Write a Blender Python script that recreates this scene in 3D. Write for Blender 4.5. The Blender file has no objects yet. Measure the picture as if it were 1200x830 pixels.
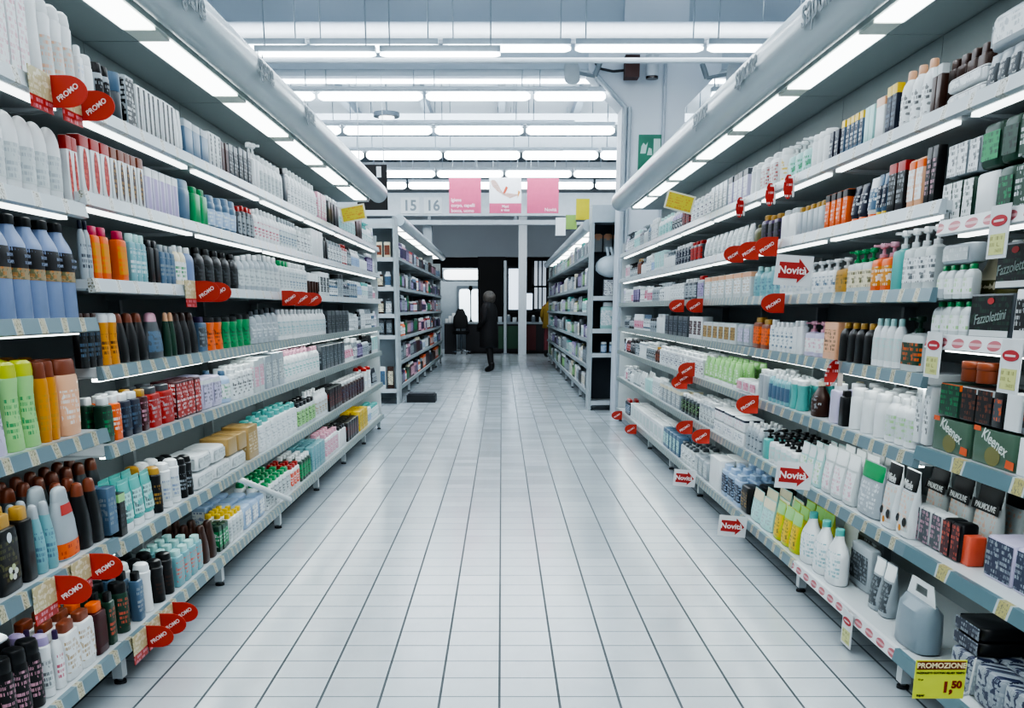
import bpy, math, random
from mathutils import Vector, Matrix
random.seed(7)
D = bpy.data
COL = bpy.context.scene.collection
PI = math.pi

# ------------------------------------------------------------------ camera geometry (1200x830 frame)
H = 1.27
TH = math.asin(0.25)
CT, ST = math.cos(TH), math.sin(TH)
F = 1162.0
CX, CY = 588.0, 662.0


def aisle_y(x, X, h):
    """distance down the aisle at which the vertical plane X, at height h above the eye, is seen in column x"""
    dc = F * abs(X) / max(abs(x - CX), 1.0)
    return (dc + h * ST) / CT


def ray(x, y):
    a, b = (x - CX) / F, (CY - y) / F
    return Vector((a, CT + b * ST, -ST + b * CT))


def at_depth(x, y, Y):
    r = ray(x, y)
    k = Y / r.y
    return Vector((r.x * k, Y, H + r.z * k))


def at_side(x, y, X):
    r = ray(x, y)
    k = X / r.x
    return Vector((X, r.y * k, H + r.z * k))


# ------------------------------------------------------------------ materials
def lin(c):
    def f(v):
        return v / 12.92 if v <= 0.04045 else ((v + 0.055) / 1.055) ** 2.4
    return (f(int(c[0:2], 16) / 255), f(int(c[2:4], 16) / 255), f(int(c[4:6], 16) / 255), 1.0)


PAL = dict(W='e6eaec', OW='ccd3d4', G='98a1a7', DG='4c5359', K='18191c', N='20263c', BL='8093b8', SB='56728c', T='62b3ae',
           LT='b3dcd9', GN='22955a', DGN='274a3a', LG='9ed08a', Y='e2bf2a', YG='c2cc30', AM='d58f22', O='ec6a1e', RD='b0231b',
           MR='47151d', BR='40241a', CP='86452c', PK='dca6b8', HP='c22d58', LI='ab9cc6', PU='44305c', CR='e2dac0', TN='b0925e',
           SV='aab3ba', OL='5f5f35', PE='eab692', GD='b98f3e', LB='a9c0dc', CO='e2674e', TB='7fb0b8', LV='c9c3dc')
CNAME = dict(W='white', OW='off-white', G='grey', DG='charcoal', K='black', N='navy', BL='blue', SB='slate blue', T='teal',
             LT='pale aqua', GN='green', DGN='dark green', LG='lime green', Y='yellow', YG='yellow-green', AM='amber', O='orange', RD='red',
             MR='maroon', BR='brown', CP='copper', PK='pink', HP='magenta', LI='lilac', PU='purple', CR='cream', TN='kraft',
             SV='silver', OL='olive', PE='peach', GD='gold', LB='light blue', CO='coral', TB='blue-green', LV='lavender')
MC = {}


def nodes(name):
    m = D.materials.new(name)
    m.use_nodes = True
    nt = m.node_tree
    return m, nt, nt.nodes['Principled BSDF']


def mat(col, rough=0.38, metal=0.0, spec=0.5):
    key = ('p', col, rough, metal)
    if key in MC:
        return MC[key]
    m, nt, b = nodes('plain_' + col)
    c = lin(PAL.get(col, col))
    b.inputs['Roughness'].default_value = rough
    b.inputs['Metallic'].default_value = metal
    b.inputs['Specular IOR Level'].default_value = spec
    n = nt.nodes.new('ShaderNodeTexNoise')
    n.inputs['Scale'].default_value = 14
    tc = nt.nodes.new('ShaderNodeTexCoord')
    nt.links.new(tc.outputs['Object'], n.inputs['Vector'])
    mx = nt.nodes.new('ShaderNodeMix')
    mx.data_type = 'RGBA'
    mx.inputs[6].default_value = tuple(v * 0.9 for v in c[:3]) + (1,)
    mx.inputs[7].default_value = tuple(min(1, v * 1.05) for v in c[:3]) + (1,)
    nt.links.new(n.outputs['Fac'], mx.inputs[0])
    nt.links.new(mx.outputs[2], b.inputs['Base Color'])
    MC[key] = m
    return m


def ink(base, inkc, sy=70, sz=34, thr=0.53, rough=0.4, third=None):
    """printed surface: rows of illegible small lettering plus a few soft blots over a base colour"""
    key = ('i', base, inkc, sy, sz, thr, third)
    if key in MC:
        return MC[key]
    m, nt, b = nodes('print_%s_%s' % (base, inkc))
    b.inputs['Roughness'].default_value = rough
    tc = nt.nodes.new('ShaderNodeTexCoord')
    s = nt.nodes.new('ShaderNodeSeparateXYZ')
    nt.links.new(tc.outputs['Object'], s.inputs[0])
    lat = mth(nt, 'ADD', s.outputs[1], mth(nt, 'MULTIPLY', s.outputs[0], 0.8))
    zr = mth(nt, 'MULTIPLY', s.outputs[2], 62.0)
    rowid = mth(nt, 'FLOOR', zr)
    fz = mth(nt, 'FRACT', zr)
    inrow = mth(nt, 'LESS_THAN', mth(nt, 'ABSOLUTE', mth(nt, 'SUBTRACT', fz, 0.5)), 0.30)

    def noise(fx, fz_, zsrc, detail=1.0):
        c = nt.nodes.new('ShaderNodeCombineXYZ')
        nt.links.new(mth(nt, 'MULTIPLY', lat, fx), c.inputs[0])
        nt.links.new(mth(nt, 'MULTIPLY', zsrc, fz_), c.inputs[1])
        n = nt.nodes.new('ShaderNodeTexNoise')
        n.inputs['Scale'].default_value = 1.0
        n.inputs['Detail'].default_value = detail
        nt.links.new(c.outputs[0], n.inputs['Vector'])
        return n.outputs['Fac']
    glyph = mth(nt, 'GREATER_THAN', noise(330.0, 5.7, rowid), 0.50)
    word = mth(nt, 'GREATER_THAN', noise(28.0, 2.3, rowid), 0.49)
    txt = mth(nt, 'MULTIPLY', mth(nt, 'MULTIPLY', glyph, word), inrow)
    blot = mth(nt, 'GREATER_THAN', noise(sy * 0.55, sz * 0.9, s.outputs[2], 3.0), thr + 0.07)
    c = mixc(nt, mth(nt, 'MULTIPLY', blot, 0.7), lin(PAL.get(base, base)), lin(PAL.get(third or inkc, third or inkc)))
    c = mixc(nt, mth(nt, 'MULTIPLY', txt, 0.85), c, lin(PAL.get(inkc, inkc)))
    nt.links.new(c, b.inputs['Base Color'])
    MC[key] = m
    return m


def glow(col, strength, name='glow'):
    key = ('e', col, strength)
    if key in MC:
        return MC[key]
    m, nt, b = nodes(name)
    b.inputs['Base Color'].default_value = (0.8, 0.8, 0.8, 1)
    b.inputs['Emission Color'].default_value = lin(col)
    b.inputs['Emission Strength'].default_value = strength
    MC[key] = m
    return m


def mth(nt, op, a, b=None, c=None):
    n = nt.nodes.new('ShaderNodeMath')
    n.operation = op
    for i, v in enumerate((a, b, c)):
        if v is None:
            continue
        if isinstance(v, (int, float)):
            n.inputs[i].default_value = v
        else:
            nt.links.new(v, n.inputs[i])
    return n.outputs[0]


def mixc(nt, fac, a, b):
    n = nt.nodes.new('ShaderNodeMix')
    n.data_type = 'RGBA'
    for i, v in ((0, fac), (6, a), (7, b)):
        if isinstance(v, (int, float, tuple)):
            n.inputs[i].default_value = v
        else:
            nt.links.new(v, n.inputs[i])
    return n.outputs[2]


def floor_mat():
    m, nt, b = nodes('floor_tiles')
    g = nt.nodes.new('ShaderNodeNewGeometry')
    s = nt.nodes.new('ShaderNodeSeparateXYZ')
    nt.links.new(g.outputs['Position'], s.inputs[0])
    tx = mth(nt, 'DIVIDE', mth(nt, 'ADD', s.outputs[0], 0.068 + 40.0), 0.2003)
    ty = mth(nt, 'DIVIDE', mth(nt, 'ADD', s.outputs[1], 0.175 * 100 - 3.134), 0.175)
    fx = mth(nt, 'FRACT', tx)
    fy = mth(nt, 'FRACT', ty)
    dx = mth(nt, 'ABSOLUTE', mth(nt, 'SUBTRACT', fx, 0.5))
    dy = mth(nt, 'ABSOLUTE', mth(nt, 'SUBTRACT', fy, 0.5))
    gx = mth(nt, 'GREATER_THAN', dx, 0.5 - 0.021)
    gy = mth(nt, 'GREATER_THAN', dy, 0.5 - 0.019)
    cell = nt.nodes.new('ShaderNodeCombineXYZ')
    nt.links.new(mth(nt, 'FLOOR', tx), cell.inputs[0])
    nt.links.new(mth(nt, 'FLOOR', ty), cell.inputs[1])
    wn = nt.nodes.new('ShaderNodeTexWhiteNoise')
    nt.links.new(cell.outputs[0], wn.inputs['Vector'])
    base = mixc(nt, wn.outputs['Value'], lin('bcc4c9'), lin('c2cacf'))
    sp = nt.nodes.new('ShaderNodeTexNoise')
    sp.inputs['Scale'].default_value = 9
    sp.inputs['Detail'].default_value = 5
    nt.links.new(g.outputs['Position'], sp.inputs['Vector'])
    base = mixc(nt, mth(nt, 'MULTIPLY', sp.outputs['Fac'], 0.35), base, lin('aab3b9'))
    c = mixc(nt, mth(nt, 'MULTIPLY', gy, 0.9), base, lin('56646c'))
    c = mixc(nt, mth(nt, 'MULTIPLY', gx, 0.95), c, lin('3a474e'))
    nt.links.new(c, b.inputs['Base Color'])
    gm = mth(nt, 'MAXIMUM', gx, gy)
    rr = mth(nt, 'ADD', 0.15, mth(nt, 'MULTIPLY', wn.outputs['Value'], 0.08))
    nt.links.new(mth(nt, 'ADD', rr, mth(nt, 'MULTIPLY', gm, 0.4)), b.inputs['Roughness'])
    bp = nt.nodes.new('ShaderNodeBump')
    bp.inputs['Strength'].default_value = 0.25
    bp.inputs['Distance'].default_value = 0.002
    nt.links.new(mth(nt, 'SUBTRACT', 1.0, gm), bp.inputs['Height'])
    nt.links.new(bp.outputs[0], b.inputs['Normal'])
    return m


def rail_mat(name, panel, tag, body, period, off=0.0, tagw=0.2):
    """price rail: ticket holder strips with paper price tickets between them"""
    m, nt, b = nodes(name)
    g = nt.nodes.new('ShaderNodeNewGeometry')
    s = nt.nodes.new('ShaderNodeSeparateXYZ')
    nt.links.new(g.outputs['Position'], s.inputs[0])
    w = nt.nodes.new('ShaderNodeTexNoise')
    w.inputs['Scale'].default_value = 2.3
    nt.links.new(g.outputs['Position'], w.inputs['Vector'])
    yy = mth(nt, 'ADD', s.outputs[1], mth(nt, 'MULTIPLY', w.outputs['Fac'], 0.16))
    f = mth(nt, 'FRACT', mth(nt, 'DIVIDE', mth(nt, 'ADD', yy, 20 + off), period))
    istag = mth(nt, 'LESS_THAN', f, tagw)
    gap = mth(nt, 'GREATER_THAN', mth(nt, 'ABSOLUTE', mth(nt, 'SUBTRACT', f, tagw + (1 - tagw) * 0.5)), (1 - tagw) * 0.46)
    c = mixc(nt, gap, lin(panel), lin(body))
    n2 = nt.nodes.new('ShaderNodeTexNoise')
    n2.inputs['Scale'].default_value = 160
    nt.links.new(g.outputs['Position'], n2.inputs['Vector'])
    tagc = mixc(nt, mth(nt, 'GREATER_THAN', n2.outputs['Fac'], 0.57), lin(tag), lin('7d7a66'))
    c = mixc(nt, istag, c, tagc)
    nt.links.new(c, b.inputs['Base Color'])
    b.inputs['Roughness'].default_value = 0.3
    return m


def oval_rail_mat():
    """white promotional rail strip with a row of faded red ovals"""
    m, nt, b = nodes('oval_strip')
    g = nt.nodes.new('ShaderNodeTexCoord')
    s = nt.nodes.new('ShaderNodeSeparateXYZ')
    nt.links.new(g.outputs['Object'], s.inputs[0])
    f = mth(nt, 'SUBTRACT', mth(nt, 'FRACT', mth(nt, 'DIVIDE', mth(nt, 'ADD', s.outputs[1], 10.0), 0.11)), 0.5)
    u = mth(nt, 'DIVIDE', f, 0.36)
    v = mth(nt, 'DIVIDE', mth(nt, 'ADD', s.outputs[2], 0.0225), 0.014)
    r = mth(nt, 'ADD', mth(nt, 'MULTIPLY', u, u), mth(nt, 'MULTIPLY', v, v))
    ins = mth(nt, 'LESS_THAN', r, 1.0)
    core = mth(nt, 'LESS_THAN', mth(nt, 'ABSOLUTE', v), 0.28)
    c = mixc(nt, ins, lin('d8dcde'), lin('b8606a'))
    c = mixc(nt, mth(nt, 'MULTIPLY', mth(nt, 'MULTIPLY', ins, core), 0.6), c, lin('d8c4c8'))
    nt.links.new(c, b.inputs['Base Color'])
    b.inputs['Roughness'].default_value = 0.35
    return m


def panel_mat(name, c1, c2, scale=3.0, rough=0.5):
    m, nt, b = nodes(name)
    g = nt.nodes.new('ShaderNodeNewGeometry')
    n = nt.nodes.new('ShaderNodeTexNoise')
    n.inputs['Scale'].default_value = scale
    n.inputs['Detail'].default_value = 4
    nt.links.new(g.outputs['Position'], n.inputs['Vector'])
    nt.links.new(mixc(nt, n.outputs['Fac'], lin(c1), lin(c2)), b.inputs['Base Color'])
    b.inputs['Roughness'].default_value = rough
    return m


# ------------------------------------------------------------------ mesh building
class G:
    def __init__(s):
        s.v, s.f, s.mi = [], [], []
        s.mats = []

    def m(s, material):
        if material not in s.mats:
            s.mats.append(material)
        return s.mats.index(material)

    def add(s, vs, fs, material):
        o = len(s.v)
        k = s.m(material)
        s.v += [tuple(p) for p in vs]
        s.f += [tuple(o + i for i in q) for q in fs]
        s.mi += [k] * len(fs)
        return s

    def box(s, x0, x1, y0, y1, z0, z1, material):
        vs = [(x0, y0, z0), (x1, y0, z0), (x1, y1, z0), (x0, y1, z0), (x0, y0, z1), (x1, y0, z1), (x1, y1, z1), (x0, y1, z1)]
        fs = [(3, 2, 1, 0), (4, 5, 6, 7), (0, 1, 5, 4), (1, 2, 6, 5), (2, 3, 7, 6), (3, 0, 4, 7)]
        return s.add(vs, fs, material)

    def rings(s, rings, material, cap0=True, cap1=True, closed=True):
        n = len(rings[0])
        vs = [p for r in rings for p in r]
        fs = []
        for i in range(len(rings) - 1):
            for j in range(n if closed else n - 1):
                a, b = i * n + j, i * n + (j + 1) % n
                fs.append((a, b, b + n, a + n))
        if cap0:
            fs.append(tuple(reversed(range(n))))
        if cap1:
            k = (len(rings) - 1) * n
            fs.append(tuple(k + j for j in range(n)))
        return s.add(vs, fs, material)

    def tube(s, p0, p1, r0, material, r1=None, n=10):
        p0, p1 = Vector(p0), Vector(p1)
        r1 = r0 if r1 is None else r1
        d = (p1 - p0).normalized()
        a = d.orthogonal().normalized()
        b = d.cross(a)
        R = []
        for p, r in ((p0, r0), (p1, r1)):
            R.append([p + a * (r * math.cos(2 * PI * j / n)) + b * (r * math.sin(2 * PI * j / n)) for j in range(n)])
        return s.rings(R, material)

    def poly(s, pts, thick, axis, material):
        """flat plate: outline pts extruded by the vector axis*thick"""
        ax = Vector(axis) * thick
        n = len(pts)
        vs = [Vector(p) for p in pts] + [Vector(p) + ax for p in pts]
        fs = [tuple(range(n)), tuple(reversed(range(n, 2 * n)))]
        fs += [(j, j + n, (j + 1) % n + n, (j + 1) % n) for j in range(n)]
        return s.add(vs, fs, material)

    def mesh(s, name, angle=38):
        me = D.meshes.new(name)
        me.from_pydata(s.v, [], s.f)
        for q in s.mats:
            me.materials.append(q)
        me.polygons.foreach_set('material_index', s.mi)
        me.polygons.foreach_set('use_smooth', [True] * len(s.f))
        me.update()
        # consistent outward normals
        import bmesh
        bm = bmesh.new()
        bm.from_mesh(me)
        bmesh.ops.recalc_face_normals(bm, faces=bm.faces)
        bm.to_mesh(me)
        bm.free()
        me.set_sharp_from_angle(angle=math.radians(angle))
        return me


def se(a, b, n, k, z, ox=0.0):
    """superellipse ring: half sizes a (depth, x) and b (width, y)"""
    out = []
    for j in range(k):
        t = 2 * PI * (j + 0.5) / k
        c, s_ = math.cos(t), math.sin(t)
        out.append((ox + a * math.copysign(abs(c) ** (2 / n), c), b * math.copysign(abs(s_) ** (2 / n), s_), z))
    return out


def obj(name, me, parent=None, loc=None, rot=None):
    o = D.objects.new(name, me)
    COL.objects.link(o)
    if parent is not None:
        o.parent = parent
    if loc is not None:
        o.location = loc
    if rot is not None:
        o.rotation_euler = rot
    return o


def empty(name, loc=(0, 0, 0), rz=0.0):
    o = D.objects.new(name, None)
    COL.objects.link(o)
    o.empty_display_size = 0.1
    o.location = loc
    o.rotation_euler = (0, 0, rz)
    return o


def tag(o, label, cat, group=None):
    o['label'] = label
    o['category'] = cat
    if group:
        o['group'] = group
    return o


def struct(name, g, label=None):
    o = obj(name, g.mesh(name))
    o['kind'] = 'structure'
    return o


TX = {}


def text_mesh(txt, size, material, extrude=0.0006, bold=0.0, align='CENTER', shear=0.0):
    key = (txt, size, material.name, bold, align, shear)
    if key in TX:
        return TX[key]
    cu = D.curves.new('lettering', 'FONT')
    cu.body = txt
    cu.size = size
    cu.extrude = extrude
    cu.offset = bold
    cu.align_x = align
    cu.align_y = 'CENTER'
    cu.shear = shear
    cu.resolution_u = 3
    o = D.objects.new('lettering', cu)
    COL.objects.link(o)
    bpy.context.view_layer.update()
    me = D.meshes.new_from_object(o.evaluated_get(bpy.context.evaluated_depsgraph_get()))
    D.objects.remove(o)
    me.materials.clear()
    me.materials.append(material)
    TX[key] = me
    return me


def lettering(parent, txt, size, col, M, bold=0.0, name='lettering', shear=0.0, material=None):
    """letters laid on a surface of their thing; M maps the text plane (x right, y up) to the parent's frame"""
    o = obj(name, text_mesh(txt, size, material or mat(col, 0.5), bold=bold, shear=shear), parent)
    o.matrix_local = M
    return o


def frame(origin, right, up):
    r, u = Vector(right).normalized(), Vector(up).normalized()
    n = r.cross(u)
    return Matrix(((r.x, u.x, n.x, origin[0]), (r.y, u.y, n.y, origin[1]), (r.z, u.z, n.z, origin[2]), (0, 0, 0, 1)))


# ------------------------------------------------------------------ products: each returns [(part name, mesh)], first is the body
# local frame: +x faces the aisle, y runs along the shelf, z up, origin at the base
SHAPES = {
    'oval': ([(0, .88), (.015, 1), (.30, 1), (.58, 1), (.70, .95), (.78, .80), (.83, .55), (.85, .5)], (.84, [(0, .50), (.1, .52), (.85, .50), (1, .42)]), 2.4),
    'rect': ([(0, .94), (.015, 1), (.4, 1), (.78, 1), (.82, .93), (.84, .6)], (.83, [(0, .66), (.1, .68), (.9, .66), (1, .58)]), 4.5),
    'taper': ([(0, .93), (.02, 1), (.25, 1), (.5, .90), (.70, .72), (.80, .60)], (.79, [(0, .60), (.3, .58), (.7, .52), (.9, .42), (1, .2)]), 2.6),
    'broad': ([(0, .82), (.02, .88), (.35, .96), (.65, 1), (.76, .98), (.80, .9)], (.79, [(0, .9), (.2, .88), (.85, .84), (1, .74)]), 2.6),
    'can': ([(0, .94), (.015, 1), (.5, 1), (.76, 1), (.79, .93), (.81, .9)], (.80, [(0, .93), (.1, .94), (.8, .90), (.95, .8), (1, .5)]), 2.0),
    'slim': ([(0, .92), (.015, 1), (.4, .94), (.62, .90), (.80, .98), (.84, .8)], (.83, [(0, .86), (.2, .88), (.75, .78), (.95, .5), (1, .25)]), 2.2),
    'neck': ([(0, .93), (.02, 1), (.40, 1), (.52, .98), (.64, .82), (.76, .52), (.84, .40), (.88, .38)], (.87, [(0, .44), (.1, .46), (.9, .44), (1, .38)]), 2.5),
    'waist': ([(0, .95), (.02, 1), (.2, .92), (.45, .80), (.65, .86), (.80, .97), (.83, .9)], (.82, [(0, .92), (.3, .96), (.8, .9), (1, .6)]), 2.6),
    'arch': ([(0, .84), (.02, .90), (.3, .96), (.55, 1), (.70, .985), (.74, .96)], (.735, [(0, .955), (.15, .94), (.4, .86), (.65, .72), (.85, .50), (.96, .28), (1, .1)]), 2.4),
    'flask': ([(0, .96), (.015, 1), (.4, 1), (.66, 1), (.72, .95), (.78, .80), (.84, .58), (.88, .46), (.91, .44)], (.905, [(0, .48), (.1, .5), (.9, .48), (1, .42)]), 3.6),
    'egg': ([(0, .70), (.02, .80), (.2, .94), (.45, 1), (.65, .96), (.82, .80), (.93, .52), (.99, .2)], None, 2.3),
}
PM = {}


def lofted(prof, a, b, h, n, k, z0=0.0, scale_a=None):
    return [se(a * s, b * s, n, k, z0 + h * z) for z, s in prof]


def wrap_label(prof, a, b, h, n, k, z0, z1, material, arc=1.25, off=0.0009):
    """printed label: front part of the body's own surface, a hair outside it"""
    def sc(z):
        for (za, sa), (zb, sb) in zip(prof, prof[1:]):
            if za <= z <= zb:
                return sa + (sb - sa) * (z - za) / max(zb - za, 1e-6)
        return prof[-1][1]
    g = G()
    R = []
    for i in range(5):
        z = z0 + (z1 - z0) * i / 4
        s = sc(z)
        ring = []
        for j in range(11):
            t = -arc + 2 * arc * j / 10
            c, q = math.cos(t), math.sin(t)
            ring.append(((a * s) * math.copysign(abs(c) ** (2 / n), c) + off, (b * s) * math.copysign(abs(q) ** (2 / n), q) * 1.004, h * z))
        R.append(ring)
    g.rings(R, material, False, False, False)
    return g.mesh('label')


def product(typ, w, d, h, body, cap, lab, inkc, k, opt=''):
    key = (typ, round(w, 4), round(d, 4), round(h, 4), body, cap, lab, inkc, k, opt)
    if key in PM:
        return PM[key]
    a, b = d / 2, w / 2
    parts = []
    bm = mat(body, 0.3) if 'p' not in opt else ink(body, inkc, 60, 40, .40)  # option p: dense blots over the body, painted highlights of film wrap
    if 'q' in opt:
        bm = ink(body, inkc, 90, 14, .50, third=lab)
    cm = mat(cap or 'W', 0.3)
    lm = ink(lab, inkc or 'K') if lab else None
    g = G()
    if typ in SHAPES:
        prof, cp, n = SHAPES[typ]
        if 'r' in opt:
            n = 5
        g.rings(lofted(prof, a, b, h, n, k), bm)
        parts.append(('body', g.mesh(typ)))
        if cp:
            z0, cprof = cp
            gc = G()
            ca = min(a, b) if typ in ('oval', 'neck') else a
            cb = min(b, ca * 1.25) if typ in ('oval', 'neck') else b
            gc.rings(lofted(cprof, ca, cb, h * (1 - z0), n, k, h * z0), cm)
            parts.append(('cap', gc.mesh('cap')))
        if lab and 'q' not in opt:
            parts.append(('label', wrap_label(prof, a, b, h, n, k, .14 if typ != 'can' else .12, .60 if typ not in ('can', 'rect') else .70, lm)))
    elif typ == 'pump':
        prof = [(0, .93), (.02, 1), (.4, 1), (.60, 1), (.655, .92), (.68, .55), (.70, .4)]
        n = 5 if 'r' in opt else 2.5
        g.rings(lofted(prof, a, b, h, n, k), bm)
        parts.append(('body', g.mesh('pump')))
        gc = G()
        r = min(a, b) * .5
        gc.rings([se(r * s, r * s, 2, max(8, k // 2), h * z) for z, s in ((.69, .95), (.70, 1), (.77, 1), (.78, .85))], cm)
        gc.rings([se(r * s, r * s, 2, 8, h * z) for z, s in ((.78, .42), (.90, .42))], cm)
        gc.rings([se(r * s * 1.1, r * s, 2, 8, h * z, ox=0.0) for z, s in ((.89, .7), (.91, 1.0), (.97, 1.0), (1, .8))], cm)
        gc.box(0, a * 1.0 + r * .5, -r * .38, r * .38, h * .925, h * .97, cm)
        parts.append(('pump_head', gc.mesh('pump_head')))
        if lab:
            parts.append(('label', wrap_label(prof, a, b, h, n, k, .12, .52, lm)))
    elif typ == 'tube':
        # squeeze tube standing on its cap, crimped flat along the top
        R = []
        for z, sx, sy in ((.14, .72, .80), (.17, .86, .92), (.45, .80, .98), (.75, .5, 1.0), (.93, .2, 1.0), (.935, .10, 1.0), (1.0, .08, 1.0)):
            R.append(se(a * sx, b * sy, 2.2, k, h * z))
        g.rings(R, bm)
        parts.append(('body', g.mesh('tube')))
        gc = G()
        gc.rings([se(a * s, b * s * 1.06, 2.2, k, h * z) for z, s in ((0, .78), (.01, .82), (.13, .76), (.15, .7))], cm)
        parts.append(('cap', gc.mesh('cap')))
        if lab:
            pr = [(.14, .8), (.17, .92), (.45, .96), (.75, .98), (1, 1)]
            gl = G()
            R = []
            for i in range(4):
                z = .24 + .5 * i / 3
                sx = .86 + (.5 - .86) * max(0, (z - .2)) / .55
                ring = []
                for j in range(9):
                    t = -1.2 + 2.4 * j / 8
                    c, q = math.cos(t), math.sin(t)
                    ring.append((a * sx * abs(c) ** (2 / 2.2) + .0022, b * .985 * math.copysign(abs(q) ** (2 / 2.2), q), h * z))
                R.append(ring)
            gl.rings(R, lm, False, False, False)
            parts.append(('label', gl.mesh('label')))
    elif typ in ('box', 'pack'):
        e = min(.0025, w * .05) if typ == 'box' else min(.012, w * .16, h * .2)
        n = 16 if typ == 'box' else 6
        kk = 16 if typ == 'box' else 20
        g.rings([se(a - e * q, b - e * q, n, kk, z) for z, q in ((0, 1), (e * .3, .3), (e, 0), (h - e, 0), (h - e * .3, .3), (h, 1))], bm)
        parts.append(('carton' if typ == 'box' else 'wrapper', g.mesh(typ)))
        if lab and 'q' not in opt:
            gl = G()
            z0, z1 = (h * .18, h * .80) if 'f' not in opt else (h * .05, h * .95)
            y1 = b * (.82 if 'f' not in opt else .93)
            if 'n' in opt:
                z0, z1, y1 = h * .04, h * .96, b * .45
            if 'v' in opt:
                # narrow upright oval picture on the front, small print on the side
                gl.poly([(a + .0004, b * .50 * math.cos(t), h * .43 + h * .36 * math.sin(t)) for t in [2 * PI * j / 18 for j in range(18)]], .0004, (1, 0, 0), lm)
                y1 = .0
            else:
                gl.add([(a + .0006, -y1, z0), (a + .0006, y1, z0), (a + .0006, y1, z1), (a + .0006, -y1, z1)], [(0, 1, 2, 3)], lm)
            if 'n' not in opt and 'v' not in opt:
                gl.add([(-a * .8, -b - .0006, z0), (a * .8, -b - .0006, z0), (a * .8, -b - .0006, z1), (-a * .8, -b - .0006, z1)], [(0, 1, 2, 3)], lm)
            parts.append(('label', gl.mesh('label')))
        if cap:
            gl = G()
            gl.rings([se(a + .0007, b + .0007, n, kk, z) for z in (h * .80, h - e * .8)], cm, False, False)
            parts.append(('top_band', gl.mesh('top_band')))
    elif typ == 'pouch':
        R = []
        for z, sx, sy in ((0, .80, .90), (.03, 1, .96), (.25, 1.0, .98), (.55, .72, .97), (.82, .32, .98), (.92, .08, 1.0), (1.0, .06, 1.0)):
            R.append(se(a * sx, b * sy, 3.0, k, h * z))
        g.rings(R, bm)
        parts.append(('pouch_body', g.mesh('pouch')))
        if cap:
            gc = G()
            R = []
            for z in (.70, .76, .82, .90, .985):
                sx = {.70: .52, .76: .43, .82: .335, .90: .14, .985: .075}[z]
                R.append([(a * sx * abs(math.cos(t)) ** (2 / 3) + .0012, b * .965 * math.copysign(abs(math.sin(t)) ** (2 / 3), math.sin(t)), h * z) for t in [-1.5 + 3.0 * j / 10 for j in range(11)]])
            gc.rings(R, cm, False, False, False)
            parts.append(('top_print', gc.mesh('top_print')))
        if lab:
            gl = G()
            R = []
            for z, sx in ((.10, 1.0), (.25, 1.0), (.40, .86), (.55, .72), (.66, .58)):
                R.append([(a * sx * abs(math.cos(t)) ** (2 / 3) + .0012, b * .93 * math.copysign(abs(math.sin(t)) ** (2 / 3), math.sin(t)), h * z) for t in [-1.2 + 2.4 * j / 8 for j in range(9)]])
            gl.rings(R, lm, False, False, False)
            parts.append(('label', gl.mesh('label')))
    elif typ == 'jar':
        g.rings([se(a * s, b * s, 2, k, h * z) for z, s in ((0, .88), (.03, .96), (.3, .96), (.62, .96), (.66, .9))], bm)
        parts.append(('body', g.mesh('jar')))
        gc = G()
        gc.rings([se(a * s, b * s, 2, k, h * z) for z, s in ((.64, .98), (.66, 1), (.96, 1), (1, .95))], cm)
        parts.append(('lid', gc.mesh('lid')))
    elif typ == 'bag':
        # plastic carrier of rolls or wipes with a punched handle on top
        R = []
        for z, sx, sy in ((0, .9, .92), (.03, 1, 1), (.35, 1, 1), (.6, .9, .98), (.72, .35, .93)):
            R.append(se(a * sx, b * sy, 3.2, k, h * z))
        g.rings(R, bm)
        parts.append(('bag_body', g.mesh('bag')))
        gc = G()
        out = [(.02 * 0, -b * .93, h * .71), (0, b * .93, h * .71), (0, b * .7, h), (0, -b * .7, h)]
        inn = [(0, -b * .40, h * .80), (0, b * .40, h * .80), (0, b * .36, h * .92), (0, -b * .36, h * .92)]
        vs = out + inn + [(p[0] + .004, p[1], p[2]) for p in out + inn]
        fs = []
        for j in range(4):
            q = (j + 1) % 4
            fs += [(j, q, q + 4, j + 4), (j + 8, j + 12, q + 12, q + 8), (j, j + 8, q + 8, q), (j + 4, q + 4, q + 12, j + 12)]
        gc.add(vs, fs, cm)
        parts.append(('handle', gc.mesh('bag_handle')))
    PM[key] = parts
    return parts


KIND = {  # default object name and category per shape
    'oval': ('shampoo_bottle', 'bottle'), 'rect': ('shower_gel_bottle', 'bottle'), 'taper': ('conditioner_bottle', 'bottle'), 'broad': ('bath_foam_bottle', 'bottle'),
    'can': ('deodorant_can', 'can'), 'slim': ('hair_spray_can', 'can'), 'neck': ('mouthwash_bottle', 'bottle'), 'waist': ('balsam_bottle', 'bottle'),
    'arch': ('shampoo_bottle', 'bottle'), 'flask': ('bath_foam_bottle', 'bottle'), 'pump': ('pump_bottle', 'bottle'), 'tube': ('cream_tube', 'tube'), 'box': ('toiletry_box', 'box'), 'pack': ('toiletry_pack', 'pack'),
    'pouch': ('refill_pouch', 'pouch'), 'jar': ('cream_jar', 'jar'), 'bag': ('carrier_bag', 'bag'), 'egg': ('soap_egg', 'soap')}
ORD = 'first second third fourth fifth sixth seventh eighth ninth tenth eleventh twelfth thirteenth fourteenth fifteenth sixteenth'.split()
NUM = 'one two three four five six seven eight nine ten eleven twelve thirteen fourteen fifteen sixteen'.split()


def nth(i):
    return ORD[i] if i < 16 else 'further %s' % ORD[(i - 16) % 16]


def num(i):
    return NUM[i - 1] if 1 <= i <= 16 else 'many'


PLACED = []   # (desc, where, bay phrase, row, Y, root object)


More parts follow.
